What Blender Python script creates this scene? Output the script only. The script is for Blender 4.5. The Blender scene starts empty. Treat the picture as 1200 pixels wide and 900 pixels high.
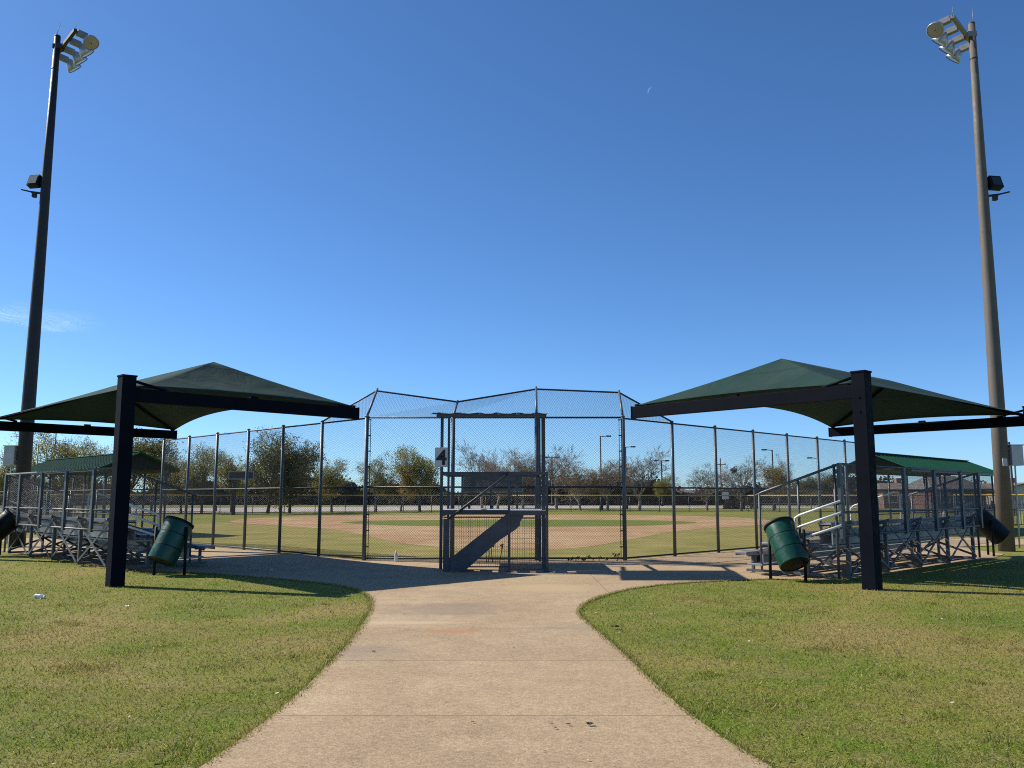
import bpy, math, random
from mathutils import Vector, Matrix, Euler
R = math.radians
V = Vector
rnd = random.Random(7)
scene = bpy.context.scene
col = scene.collection

# ------------------------------------------------------------------ camera
H = 1.6
F = 1000.0                      # focal length in pixels of the 1200 px wide photograph
TH = math.atan(0.132)
cam_d = bpy.data.cameras.new('camera')
cam_d.sensor_width = 36; cam_d.lens = 30.0; cam_d.clip_start = 0.1; cam_d.clip_end = 30000
cam = bpy.data.objects.new('camera', cam_d); col.objects.link(cam)
cam.location = (0, 0, H); cam.rotation_euler = (R(90) + TH, 0, 0)
scene.camera = cam
FW = V((0, math.cos(TH), math.sin(TH))); UP = V((0, -math.sin(TH), math.cos(TH))); RT = V((1, 0, 0))
def ray(px, py):
    return RT * ((px - 600) / F) + FW - UP * ((py - 450) / F)
def at(px, py, z=0.0):
    d = ray(px, py); t = (z - H) / d.z
    return V((0, 0, H)) + d * t
def atY(px, py, Y):
    d = ray(px, py); return V((0, 0, H)) + d * (Y / d.y)
def xat(px, Y, z=1.6):
    d = Y * math.cos(TH) + (z - H) * math.sin(TH)
    return (px - 600) / F * d

# ------------------------------------------------------------------ mesh helpers
class MB:
    def __init__(s): s.v = []; s.f = []; s.sm = []
    def face(s, idx, smooth=False): s.f.append(idx); s.sm.append(smooth)
    def poly(s, pts, smooth=False):
        n = len(s.v); s.v += [tuple(p) for p in pts]; s.face(list(range(n, n + len(pts))), smooth)
    def box(s, c, size, M=None):
        c = V(c); hx, hy, hz = [q / 2 for q in size]; n = len(s.v)
        for dx, dy, dz in ((-1,-1,-1),(1,-1,-1),(1,1,-1),(-1,1,-1),(-1,-1,1),(1,-1,1),(1,1,1),(-1,1,1)):
            p = V((dx*hx, dy*hy, dz*hz))
            if M is not None: p = M @ p
            s.v.append(tuple(c + p))
        for q in ((0,3,2,1),(4,5,6,7),(0,1,5,4),(1,2,6,5),(2,3,7,6),(3,0,4,7)): s.face([n+i for i in q])
    def bar(s, p, q, w, h, up=(0,0,1)):
        p = V(p); q = V(q); d = q - p; L = d.length; d.normalize(); u = V(up)
        if abs(d.dot(u)) > .98: u = V((1,0,0)) if abs(d.x) < .9 else V((0,1,0))
        sx = d.cross(u).normalized(); sz = sx.cross(d).normalized()
        M = Matrix((sx, d, sz)).transposed()
        s.box((p + q) / 2, (w, L, h), M)
    def tube(s, pts, r, n=8, cap=True, smooth=True):
        pts = [V(p) for p in pts]; m = len(pts)
        rr = r if isinstance(r, (list, tuple)) else [r] * m
        base = len(s.v); prev = None
        for i, p in enumerate(pts):
            if i == 0: d = pts[1] - p
            elif i == m - 1: d = p - pts[i-1]
            else: d = (pts[i+1] - p).normalized() + (p - pts[i-1]).normalized()
            d.normalize()
            if prev is None:
                u = V((0,0,1)) if abs(d.z) < .95 else V((1,0,0))
                a = d.cross(u).normalized()
            else:
                a = (prev - d * prev.dot(d)).normalized()
            prev = a; b = d.cross(a)
            for k in range(n):
                t = 2 * math.pi * k / n
                s.v.append(tuple(p + a * (rr[i] * math.cos(t)) + b * (rr[i] * math.sin(t))))
        for i in range(m - 1):
            for k in range(n):
                k2 = (k + 1) % n
                s.face([base+i*n+k, base+i*n+k2, base+(i+1)*n+k2, base+(i+1)*n+k], smooth)
        if cap:
            s.face([base + k for k in range(n)][::-1]); s.face([base + (m-1)*n + k for k in range(n)])
    def prism(s, outline, z0, z1, M=None):
        """outline in the local xy plane, extruded along local z"""
        n = len(s.v); m = len(outline)
        for z in (z0, z1):
            for (x, y) in outline:
                p = V((x, y, z)); s.v.append(tuple(M @ p if M is not None else p))
        s.face([n + i for i in range(m)][::-1]); s.face([n + m + i for i in range(m)])
        for i in range(m):
            j = (i + 1) % m; s.face([n+i, n+j, n+m+j, n+m+i])
    def lathe(s, prof, n=24, M=None, cap0=False, cap1=False):
        base = len(s.v)
        for (r, z) in prof:
            for k in range(n):
                t = 2*math.pi*k/n; p = V((r*math.cos(t), r*math.sin(t), z)); s.v.append(tuple(M @ p if M is not None else p))
        for i in range(len(prof)-1):
            for k in range(n):
                k2 = (k+1) % n; s.face([base+i*n+k, base+i*n+k2, base+(i+1)*n+k2, base+(i+1)*n+k], True)
        if cap0: s.face([base+k for k in range(n)][::-1])
        if cap1: s.face([base+(len(prof)-1)*n+k for k in range(n)])
    def build(s, name, mat, parent=None, bevel=0):
        me = bpy.data.meshes.new(name); me.from_pydata(s.v, [], s.f)
        me.polygons.foreach_set('use_smooth', s.sm); me.materials.append(mat); me.update()
        o = bpy.data.objects.new(name, me); col.objects.link(o)
        if parent is not None: o.parent = parent
        if bevel:
            b = o.modifiers.new('bevel', 'BEVEL'); b.width = bevel; b.segments = 2; b.limit_method = 'ANGLE'
        return o

def tag(o, label=None, cat=None, group=None, kind=None):
    if label: o['label'] = label
    if cat: o['category'] = cat
    if group: o['group'] = group
    if kind: o['kind'] = kind
    return o
def thing(name, label, cat, loc=(0,0,0), rz=0, group=None):
    o = bpy.data.objects.new(name, None); col.objects.link(o); o.empty_display_size = .2
    o.location = loc; o.rotation_euler = (0, 0, rz)
    return tag(o, label, cat, group)
def copy_tree(o, parent=None):
    c = o.copy(); col.objects.link(c)
    if parent is not None: c.parent = parent
    for ch in list(o.children): copy_tree(ch, c)
    return c
def dup(o, loc, rz, label, group=None, scale=None):
    c = copy_tree(o); c.location = loc; c.rotation_euler = (0, 0, rz); c['label'] = label
    if group: c['group'] = group
    if scale: c.scale = scale
    return c

def chain(mb, poly, pitch=0.064, r=0.0023, e1=None):
    """diagonal wires of a chain link panel clipped to a planar convex polygon"""
    poly = [V(p) for p in poly]; o = poly[0]
    e1 = V(e1).normalized() if e1 is not None else (poly[1]-poly[0]).normalized()
    nrm = (poly[1]-poly[0]).cross(poly[2]-poly[0]).normalized(); e2 = nrm.cross(e1).normalized()
    P = [((p-o).dot(e1), (p-o).dot(e2)) for p in poly]
    for sgn in (1, -1):
        d = (math.sqrt(.5), sgn*math.sqrt(.5)); nn = (-d[1], d[0])
        ss = [q[0]*nn[0]+q[1]*nn[1] for q in P]; step = pitch*math.sqrt(.5)
        k = math.ceil(min(ss)/step)
        while k*step < max(ss):
            s_ = k*step + 1e-5; k += 1; ts = []
            for i in range(len(P)):
                a, b = P[i], P[(i+1) % len(P)]
                sa = a[0]*nn[0]+a[1]*nn[1]-s_; sb = b[0]*nn[0]+b[1]*nn[1]-s_
                if sa*sb < 0:
                    t = sa/(sa-sb); x = a[0]+(b[0]-a[0])*t; y = a[1]+(b[1]-a[1])*t
                    ts.append(x*d[0]+y*d[1])
            if len(ts) < 2: continue
            t0, t1 = min(ts), max(ts)
            if t1-t0 < .02: continue
            A = o + e1*(d[0]*t0+nn[0]*s_) + e2*(d[1]*t0+nn[1]*s_) + nrm*(sgn*r*.9)
            B = o + e1*(d[0]*t1+nn[0]*s_) + e2*(d[1]*t1+nn[1]*s_) + nrm*(sgn*r*.9)
            mb.tube([A, B], r, n=4, cap=False)

# ------------------------------------------------------------------ materials
def mat(name, color=(.5,.5,.5), rough=.6, metal=0.0, spec=.5):
    m = bpy.data.materials.new(name); m.use_nodes = True
    b = m.node_tree.nodes['Principled BSDF']
    b.inputs['Base Color'].default_value = (*color, 1); b.inputs['Roughness'].default_value = rough
    b.inputs['Metallic'].default_value = metal; b.inputs['Specular IOR Level'].default_value = spec
    return m
class NT:
    def __init__(s, m): s.t = m.node_tree; s.b = s.t.nodes['Principled BSDF']
    def n(s, typ, **kw):
        x = s.t.nodes.new(typ)
        for k, v in kw.items():
            if k in x.inputs.keys() and not hasattr(x, k): x.inputs[k].default_value = v
            else: setattr(x, k, v)
        return x
    def l(s, a, b): s.t.links.new(a, b)
    def obj(s): return s.n('ShaderNodeTexCoord').outputs['Object']
    def pos(s): return s.n('ShaderNodeNewGeometry').outputs['Position']
    def noise(s, vec, scale, detail=4, rough=.55, dist=0):
        x = s.n('ShaderNodeTexNoise'); x.inputs['Scale'].default_value = scale; x.inputs['Detail'].default_value = detail
        x.inputs['Roughness'].default_value = rough; x.inputs['Distortion'].default_value = dist
        if vec is not None: s.l(vec, x.inputs['Vector'])
        return x.outputs['Fac']
    def ramp(s, fac, stops):
        x = s.n('ShaderNodeValToRGB'); e = x.color_ramp.elements
        while len(e) < len(stops): e.new(.5)
        for i, (p, c) in enumerate(stops):
            e[i].position = p; e[i].color = (*c, 1) if not isinstance(c, (int, float)) else (c, c, c, 1)
        s.l(fac, x.inputs['Fac']); return x.outputs['Color']
    def mix(s, fac, a, b, mode='MIX'):
        x = s.n('ShaderNodeMix'); x.data_type = 'RGBA'; x.blend_type = mode
        for sock, val in ((x.inputs[0], fac), (x.inputs[6], a), (x.inputs[7], b)):
            if isinstance(val, (int, float)): sock.default_value = val
            elif isinstance(val, tuple): sock.default_value = (*val, 1)
            else: s.l(val, sock)
        return x.outputs[2]
    def math(s, op, a, b=None, c=None):
        x = s.n('ShaderNodeMath'); x.operation = op
        for i, val in enumerate((a, b, c)):
            if val is None: continue
            if isinstance(val, (int, float)): x.inputs[i].default_value = val
            else: s.l(val, x.inputs[i])
        return x.outputs[0]
    def bump(s, h, strength=.3, dist=.02):
        x = s.n('ShaderNodeBump'); x.inputs['Strength'].default_value = strength; x.inputs['Distance'].default_value = dist
        s.l(h, x.inputs['Height']); s.l(x.outputs['Normal'], s.b.inputs['Normal'])
    def color(s, c): s.l(c, s.b.inputs['Base Color'])

def weathered(name, c, rough=.5, metal=0.0, var=.25, scale=3.0, dirt=None, dirt_amt=.3, spec=.5):
    m = mat(name, c, rough, metal, spec); t = NT(m); p = t.obj()
    n1 = t.noise(p, scale, 6, .6)
    a = tuple(x*(1-var) for x in c); b = tuple(min(1, x*(1+var)) for x in c)
    cc = t.ramp(n1, [(.3, a), (.7, b)])
    if dirt:
        n2 = t.noise(p, scale*2.3, 8, .7)
        f = t.ramp(n2, [(.55, 0), (.75, dirt_amt)])
        cc = t.mix(f, cc, dirt)
    t.color(cc)
    rr = t.ramp(t.noise(p, scale*4, 5, .6), [(.3, max(.05, rough-.12)), (.7, min(1, rough+.12))])
    t.l(rr, t.b.inputs['Roughness'])
    return m

M = {}
M['post_paint'] = weathered('shade_post_paint', (.0042,.0060,.0115), .65, 0, .2, 2.5, (.012,.0115,.011), .25, .05)
M['fence_post'] = weathered('fence_post_metal', (.095,.115,.132), .5, .2, .2, 6, (.04,.035,.03), .4)
M['fence_rail'] = weathered('fence_rail_metal', (.022,.026,.032), .5, .1, .2, 6)
M['wire'] = mat('chain_link_wire', (.045,.050,.052), .5, .2)
M['wire_light'] = mat('galvanised_wire', (.13,.135,.14), .5, .3)
M['alu'] = weathered('aluminium', (.27,.28,.30), .45, .4, .15, 4, (.18,.16,.14), .4)
M['galv'] = weathered('galvanised_steel', (.105,.112,.125), .5, .3, .25, 7, (.07,.06,.05), .4)
M['guard'] = weathered('guard_post_paint', (.060,.072,.088), .5, .15, .2, 5)
M['fabric'] = weathered('shade_fabric', (.0155,.0445,.0395), .9, 0, .12, 1.2, spec=.15)
def fabric_mat():
    m = M['fabric']; t = NT(m); p = t.obj(); x = t.n('ShaderNodeSeparateXYZ'); t.l(p, x.inputs[0])
    old = t.b.inputs['Base Color'].links[0].from_socket
    dx = t.math('ABSOLUTE', t.math('SUBTRACT', t.math('FRACT', t.math('DIVIDE', t.math('ADD', x.outputs[0], 50.4), 1.6)), .5))
    seam = t.ramp(dx, [(.0, 1), (.016, 1), (.02, 0)])
    dust = t.ramp(t.noise(p, .8, 7, .65, .6), [(.42, 0), (.75, .12)])
    c = t.mix(dust, old, (.10,.11,.085)); c = t.mix(t.math('MULTIPLY', seam, .45), c, (.010,.026,.023)); t.color(c)
    wr = t.noise(p, 1.1, 3, .5, 1.5); hgt = t.math('ADD', t.math('MULTIPLY', wr, 1.0), t.math('MULTIPLY', seam, .1)); t.bump(hgt, .18, .25)
fabric_mat()
M['barrel'] = weathered('green_barrel_paint', (.006,.062,.038), .36, 0, .2, 3, (.04,.035,.025), .35)
M['barrel_dark'] = weathered('dark_bin_paint_and_shade', (.006,.010,.011), .55, 0, .2, 4, spec=.2)  # dark paint of posts and hoops, darkened further for the shaded bin undersides
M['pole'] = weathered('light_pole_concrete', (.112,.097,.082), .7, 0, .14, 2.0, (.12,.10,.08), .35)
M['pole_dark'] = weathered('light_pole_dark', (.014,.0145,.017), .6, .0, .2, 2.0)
M['lamp_grey'] = weathered('floodlight_grey', (.22,.22,.22), .5, .3, .15, 8)
M['reflector'] = weathered('reflector_shell', (.36,.38,.40), .32, .5, .1, 5)
M['glass'] = mat('floodlight_lens', (.27,.27,.26), .2, 0, .6)
M['box_grey'] = weathered('cabinet_grey', (.50,.50,.50), .5, .0, .1, 4)
M['platform'] = weathered('platform_steel', (.062,.068,.078), .5, .2, .25, 5, (.06,.038,.025), .45)
M['deck'] = weathered('deck_planks', (.50,.51,.52), .5, .5, .15, 6)
M['net'] = weathered('ragged_netting', (.016,.022,.018), .9, 0, .4, 9)
M['sign_face'] = weathered('sign_face', (.62,.62,.63), .55, 0, .1, 9)
M['black'] = mat('black_letter', (.008,.008,.010), .5)
M['white'] = weathered('white_paint', (.72,.72,.70), .5, 0, .06, 5)
M['yellow'] = weathered('yellow_cap', (.52,.36,.05), .55, 0, .12, 3)
M['yellow_pole'] = weathered('yellow_pole', (.45,.38,.08), .55, 0, .12, 3)
M['green_roof'] = weathered('green_metal_roof', (.010,.085,.046), .6, 0, .12, 1.5, spec=.2)
M['brick'] = weathered('house_brick', (.26,.15,.11), .85, 0, .25, 1.2)
M['siding'] = weathered('house_siding', (.46,.42,.37), .8, 0, .12, .8)
M['roof_grey'] = weathered('shingle_grey', (.13,.125,.12), .9, 0, .25, 1.5)
M['roof_brown'] = weathered('shingle_brown', (.15,.12,.10), .9, 0, .25, 1.5)
M['window'] = mat('dark_glass', (.02,.025,.03), .1, 0, .8)
M['tyre'] = mat('tyre_rubber', (.015,.015,.015), .8)
M['car_white'] = mat('white_car_paint', (.75,.75,.74), .3)
M['car_dark'] = mat('dark_car_paint', (.03,.035,.045), .3)
M['car_silver'] = mat('silver_car_paint', (.45,.46,.47), .3, .4)
M['scoreboard'] = weathered('scoreboard_back', (.075,.078,.085), .6, 0, .15, 1.0)
M['scoreboard_dark'] = weathered('scoreboard_dark', (.016,.018,.024), .6, 0, .15, 1.0)
M['bark'] = weathered('tree_bark', (.075,.062,.050), .9, 0, .3, 4)
M['bark_grey'] = weathered('grey_bark', (.22,.185,.155), .9, 0, .3, 4)
M['wood_post'] = weathered('utility_post', (.10,.085,.07), .9, 0, .2, 4)
M['slat'] = weathered('fence_slats', (.40,.37,.32), .8, 0, .15, 1.5)

def leaf_mat(name, c1, c2, c3):
    m = mat(name, c1, .7, 0, .25); t = NT(m)
    g = t.n('ShaderNodeNewGeometry'); rp = g.outputs['Random Per Island']
    cc = t.ramp(rp, [(.1, c1), (.55, c2), (.95, c3)])
    big = t.ramp(t.noise(t.obj(), .9, 2), [(.35, .8), (.65, 1.5)])
    cc = t.mix(1.0, cc, big, 'MULTIPLY'); t.color(cc)
    tr = t.n('ShaderNodeBsdfTranslucent'); t.l(cc, tr.inputs['Color'])
    mx = t.n('ShaderNodeMixShader'); mx.inputs[0].default_value = .58
    out = [n for n in t.t.nodes if n.type == 'OUTPUT_MATERIAL'][0]
    t.l(t.b.outputs[0], mx.inputs[1]); t.l(tr.outputs[0], mx.inputs[2]); t.l(mx.outputs[0], out.inputs['Surface'])
    return m
M['leaf_olive'] = leaf_mat('olive_leaves', (.13,.13,.034), (.215,.20,.052), (.30,.265,.085))
M['leaf_green'] = leaf_mat('spring_leaves', (.15,.16,.030), (.25,.235,.05), (.33,.29,.075))
M['leaf_dark'] = leaf_mat('evergreen_leaves', (.078,.092,.028), (.135,.138,.044), (.21,.19,.07))
M['leaf_brown'] = leaf_mat('brown_buds', (.15,.115,.070), (.21,.165,.105), (.28,.225,.15))
M['leaf_gold'] = leaf_mat('golden_leaves', (.20,.155,.032), (.28,.205,.045), (.35,.25,.07))
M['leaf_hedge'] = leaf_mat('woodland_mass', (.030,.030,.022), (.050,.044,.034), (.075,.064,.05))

# grass shader -----------------------------------------------------------
def grass_mat(name, near=True):
    m = mat(name, (.1,.12,.04), .9, 0, .15); t = NT(m); p = t.pos()
    a = t.noise(p, .32, 5, .62, .6); b = t.noise(p, 2.3, 5, .65); c = t.noise(p, 40, 4, .7); d = t.noise(p, 9, 4, .65)
    base = t.ramp(a, [(.36, (.120,.185,.016)), (.50, (.205,.225,.034)), (.64, (.33,.26,.085))])
    base = t.mix(t.ramp(b, [(.42, 0), (.68, .6)]), base, (.29,.225,.095))
    base = t.mix(t.ramp(d, [(.50, 0), (.72, .55)]), base, (.075,.125,.012))
    base = t.mix(1.0, base, t.ramp(c, [(.30, .35), (.70, 1.5)]), 'MULTIPLY')
    t.color(base); t.bump(c, .8, .03)
    return m
M['grass'] = grass_mat('lawn_grass')
def blade_mat():
    m = mat('grass_blades', (.1,.12,.04), .75, 0, .2); t = NT(m)
    g = t.n('ShaderNodeNewGeometry'); p = t.pos()
    cc = t.ramp(g.outputs['Random Per Island'], [(.0, (.07,.12,.010)), (.35, (.165,.235,.022)), (.65, (.28,.295,.046)), (.85, (.40,.335,.11)), (1, (.62,.53,.28))])
    a = t.noise(p, .32, 5, .62, .6); b = t.noise(p, 2.3, 5, .65); d = t.noise(p, 9, 4, .65)
    cc = t.mix(t.ramp(a, [(.47, 0), (.62, .7)]), cc, (.33,.26,.095))
    cc = t.mix(t.ramp(b, [(.45, 0), (.70, .5)]), cc, (.32,.25,.10))
    cc = t.mix(t.ramp(d, [(.50, 0), (.72, .5)]), cc, (.09,.16,.014))
    t.color(cc)
    tr = t.n('ShaderNodeBsdfTranslucent'); t.l(cc, tr.inputs['Color'])
    mx = t.n('ShaderNodeMixShader'); mx.inputs[0].default_value = .45
    out = [n for n in t.t.nodes if n.type == 'OUTPUT_MATERIAL'][0]
    t.l(t.b.outputs[0], mx.inputs[1]); t.l(tr.outputs[0], mx.inputs[2]); t.l(mx.outputs[0], out.inputs['Surface'])
    return m
M['blade'] = blade_mat()
def flat_mat(name, c1, c2, c3, s1=.4, s2=12, bump=.2):
    m = mat(name, c1, .95, 0, .1); t = NT(m); p = t.pos()
    a = t.noise(p, s1, 6, .6, .4); b = t.noise(p, s2, 5, .7)
    cc = t.ramp(a, [(.3, c1), (.52, c2), (.72, c3)])
    cc = t.mix(1.0, cc, t.ramp(b, [(.25, .8), (.75, 1.18)]), 'MULTIPLY'); t.color(cc); t.bump(b, bump, .02)
    return m
M['dirt'] = flat_mat('infield_clay', (.33,.190,.095), (.39,.240,.130), (.46,.315,.185), .25)
def dirt_mix():
    m = M['dirt']; t = NT(m); p = t.pos(); old = t.b.inputs['Base Color'].links[0].from_socket
    a = t.noise(p, .22, 6, .68, .8); b = t.noise(p, 1.4, 5, .7)
    c = t.mix(t.ramp(a, [(.48, 0), (.62, .75)]), old, (.47,.345,.195)); c = t.mix(t.ramp(b, [(.53, 0), (.68, .7)]), c, (.24,.205,.060)); t.color(c)
dirt_mix()
M['infield_grass'] = flat_mat('infield_turf', (.115,.150,.024), (.140,.172,.030), (.175,.185,.048))
M['outfield_grass'] = flat_mat('outfield_turf', (.155,.180,.030), (.205,.205,.044), (.265,.225,.075), .15)
M['dry_grass'] = flat_mat('dry_turf', (.185,.185,.042), (.26,.225,.068), (.34,.27,.105), .5)
M['road'] = flat_mat('road_concrete', (.40,.36,.33), (.45,.405,.37), (.49,.45,.41), .05)

def concrete():
    m = mat('path_concrete', (.36,.30,.24), .88, 0, .2); t = NT(m); p = t.pos()
    a = t.noise(p, .45, 6, .62, .8); b = t.noise(p, 3.2, 6, .65); c = t.noise(p, 90, 4, .7); e = t.noise(p, 26, 3, .6)
    cc = t.ramp(a, [(.30, (.335,.243,.146)), (.50, (.385,.283,.172)), (.70, (.430,.324,.202))])
    cc = t.mix(1.0, cc, t.ramp(b, [(.3, .90), (.7, 1.08)]), 'MULTIPLY')
    cc = t.mix(1.0, cc, t.ramp(c, [(.32, .55), (.68, 1.42)]), 'MULTIPLY')
    cc = t.mix(1.0, cc, t.ramp(e, [(.35, .86), (.65, 1.12)]), 'MULTIPLY')
    # small dark specks
    sp = t.n('ShaderNodeTexVoronoi'); sp.inputs['Scale'].default_value = 2.2; t.l(p, sp.inputs['Vector'])
    spot = t.ramp(t.math('ADD', sp.outputs['Distance'], t.math('MULTIPLY', e, .12)), [(.075, 1), (.10, 0)])
    cc = t.mix(t.math('MULTIPLY', spot, .0), cc, (.06,.045,.035))
    xyz = t.n('ShaderNodeSeparateXYZ'); t.l(p, xyz.inputs[0])
    def blob(cx, cy, rx, ry, nz=.5):
        dx = t.math('DIVIDE', t.math('SUBTRACT', xyz.outputs[0], cx), rx); dy = t.math('DIVIDE', t.math('SUBTRACT', xyz.outputs[1], cy), ry)
        r2 = t.math('ADD', t.math('MULTIPLY', dx, dx), t.math('MULTIPLY', dy, dy))
        r2 = t.math('ADD', r2, t.math('MULTIPLY', t.math('SUBTRACT', b, .5), 3.2*nz)); return r2
    for (px, py, rx, ry, colr, amt) in ((530, 741, .42, .16, (.42,.20,.11), .55), (640, 690, .95, .75, (.46,.34,.19), .55), (470, 731, .9, .16, (.48,.38,.27), .5),
                                        (520, 715, 1.1, .9, (.22,.17,.13), .45), (425, 765, .5, .5, (.24,.19,.15), .35), (690, 735, .9, .4, (.25,.2,.15), .35)):
        q = at(px, py); f = t.ramp(blob(q.x, q.y, rx, ry), [(.2, min(1, amt*1.25)), (1.1, 0)])
        cc = t.mix(f, cc, colr)
    # sawn joints every 2.1 m across the walk, 3 m along the plaza
    j = None
    wob = t.math('MULTIPLY', t.math('SUBTRACT', t.noise(p, 1.5, 3), .5), .02)
    yy = t.math('ADD', xyz.outputs[1], wob)
    fy = t.math('PINGPONG', t.math('ADD', yy, 2.1*4-8.62+1.05-.0), 1.05)
    j1 = t.ramp(fy, [(1.035, 0), (1.05, 1)]) if False else None
    dist = t.math('ABSOLUTE', t.math('SUBTRACT', t.math('FRACT', t.math('DIVIDE', t.math('SUBTRACT', yy, 6.50-1.05), 2.1)), .5))
    jl = t.ramp(dist, [(.0, 1), (.0045, .8), (.007, 0)])
    near = t.math('LESS_THAN', xyz.outputs[1], 13.8)
    jf = t.math('MULTIPLY', jl, near)
    slab = t.n('ShaderNodeTexWhiteNoise'); slab.noise_dimensions = '1D'; t.l(t.math('FLOOR', t.math('DIVIDE', t.math('SUBTRACT', xyz.outputs[1], 6.50), 2.1)), slab.inputs['W'])
    cc = t.mix(near, cc, t.mix(1.0, cc, t.ramp(slab.outputs['Value'], [(0, .93), (1, 1.06)]), 'MULTIPLY'))
    # one long joint running from the walk to the fence
    xw = t.math('ADD', xyz.outputs[0], wob)
    lx = t.math('ABSOLUTE', t.math('SUBTRACT', xw, 1.62))
    jx = t.math('MULTIPLY', t.ramp(lx, [(.006, .8), (.014, 0)]), t.math('GREATER_THAN', xyz.outputs[1], 12.8))
    lx2 = t.math('ABSOLUTE', t.math('SUBTRACT', xw, -2.2))
    jx2 = t.math('MULTIPLY', t.ramp(lx2, [(.006, .6), (.014, 0)]), t.math('GREATER_THAN', xyz.outputs[1], 13.8))
    jf = t.math('MINIMUM', t.math('ADD', t.math('ADD', jf, jx), jx2), 1)
    cc = t.mix(t.math('MULTIPLY', jf, .55), cc, (.13,.10,.075))
    t.color(cc)
    h = t.math('ADD', t.math('MULTIPLY', c, .5), t.math('MULTIPLY', jf, -1.0)); t.bump(h, .35, .008)
    return m
M['concrete'] = concrete()

# ------------------------------------------------------------------ sky and sun
w = bpy.data.worlds.new('World'); scene.world = w; w.use_nodes = True
wt = w.node_tree; bg = wt.nodes['Background']
sky = wt.nodes.new('ShaderNodeTexSky'); sky.sky_type = 'NISHITA'; sky.sun_disc = False
SUN = V((-1.14, .41, 1.0)).normalized()
sky.sun_elevation = math.asin(SUN.z); sky.sun_rotation = math.atan2(SUN.x, SUN.y) % (2*math.pi)
sky.altitude = 200; sky.air_density = .7; sky.dust_density = 0.3; sky.ozone_density = 3.0
hs_ = wt.nodes.new('ShaderNodeHueSaturation'); hs_.inputs['Saturation'].default_value = 1.05
tint = wt.nodes.new('ShaderNodeMix'); tint.data_type = 'RGBA'; tint.blend_type = 'MULTIPLY'; tint.inputs[0].default_value = 1; tint.inputs[7].default_value = (.755, .975, 1.17, 1)
wt.links.new(sky.outputs[0], tint.inputs[6]); wt.links.new(tint.outputs[2], hs_.inputs['Color'])
wt.links.new(hs_.outputs[0], bg.inputs[0]); bg.inputs[1].default_value = .104
sl = bpy.data.lights.new('sun', 'SUN'); sl.energy = 5.0; sl.angle = R(.55); sl.color = (1, .92, .79)
so = bpy.data.objects.new('sun', sl); col.objects.link(so); so.location = (0, 0, 30)
so.rotation_euler = SUN.to_track_quat('Z', 'Y').to_euler()
scene.view_settings.view_transform = 'Standard'; scene.view_settings.look = 'None'
scene.view_settings.exposure = 0.42; scene.view_settings.gamma = 1.0
scene.view_settings.use_curve_mapping = False
scene.render.engine = 'CYCLES'
scene.cycles.max_bounces = 6; scene.cycles.transparent_max_bounces = 16
scene.cycles.use_denoising = False
scene.cycles.pixel_filter_type = 'BLACKMAN_HARRIS'; scene.cycles.filter_width = 1.05

# ------------------------------------------------------------------ ground
g = MB()
g.poly([(-4000,-300,0),(4000,-300,0),(4000,9000,0),(-4000,9000,0)])
tag(g.build('ground', M['grass']), kind='structure')

def smooth(pts, n=6):
    out = []
    m = len(pts)
    for i in range(m-1):
        p0 = pts[max(i-1,0)]; p1 = pts[i]; p2 = pts[i+1]; p3 = pts[min(i+2,m-1)]
        for k in range(n):
            t = k/n
            out.append(.5*((2*p1)+(p2-p0)*t+(2*p0-5*p1+4*p2-p3)*t*t+(3*p1-p0-3*p2+p3)*t*t*t))
    out.append(pts[-1]); return out
def P(l): return [V(at(x, y).to_2d()) for x, y in l]
def sheet(name, pts, z, m, thick=None):
    import bmesh
    bm = bmesh.new()
    vs = [bm.verts.new((p[0], p[1], z)) for p in pts]
    f = bm.faces.new(vs)
    if f.normal.z < 0: f.normal_flip()
    if thick:
        r = bmesh.ops.extrude_face_region(bm, geom=[f])
        for e in r['geom']:
            if isinstance(e, bmesh.types.BMVert): e.co.z -= thick
        bmesh.ops.recalc_face_normals(bm, faces=bm.faces)
    bmesh.ops.triangulate(bm, faces=[f for f in bm.faces if len(f.verts) > 4])
    me = bpy.data.meshes.new(name); bm.to_mesh(me); bm.free(); me.materials.append(m)
    o = bpy.data.objects.new(name, me); col.objects.link(o)
    return tag(o, kind='structure')

lbase = V((-3.73, 21.8)); rbase = V((2.84, 21.8))
ld = V((-.707, .707)); rd = V((.707, .707)); ln = V((-.707, -.707)); rn = V((.707, -.707))
def WL(u, p=0, z=0): q = lbase + ld*u + ln*p; return V((q.x, q.y, z))
def WR(u, p=0, z=0): q = rbase + rd*u + rn*p; return V((q.x, q.y, z))

left_edge = smooth([V((-2.05, 1.0)), V((-2.05, 3.0))] + P([(237,900),(300,855),(352,812),(400,764),(425,732),(436,711),(433,701),(421,693),(398,687),(364,682.5),(315,678),(262,674)]), 5)
left_pad = P([(240,672.5),(168,669),(104,662.5),(60,655.5),(22,649)])
right_edge = smooth(P([(962,680.5),(900,679.5),(845,681.5),(792,684.5),(745,690),(712,697.5),(690,706),(679,716),(683,725),(700,740),(735,771),(792,825),(850,868),(905,902)]) + [V((2.0, 3.0)), V((2.05, 1.0))], 5)
right_pad = P([(1163,655),(1136,658.5),(1075,667.5),(1035,674),(998,678.5)])
fl = [WL(19, -.2).to_2d(), WL(0, -.15).to_2d(), WR(0, -.15).to_2d(), WR(19, -.2).to_2d()]
farL = [WL(12, 5.2).to_2d(), WL(12, 4.0).to_2d(), WL(19, 3.6).to_2d()]
farR = [WR(19, 3.6).to_2d(), WR(12, 4.0).to_2d(), WR(9.4, 6.0).to_2d()]
conc = left_edge + left_pad + farL + fl + farR + right_pad + right_edge
sheet('path', conc, .014, M['concrete'], .06)

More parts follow.
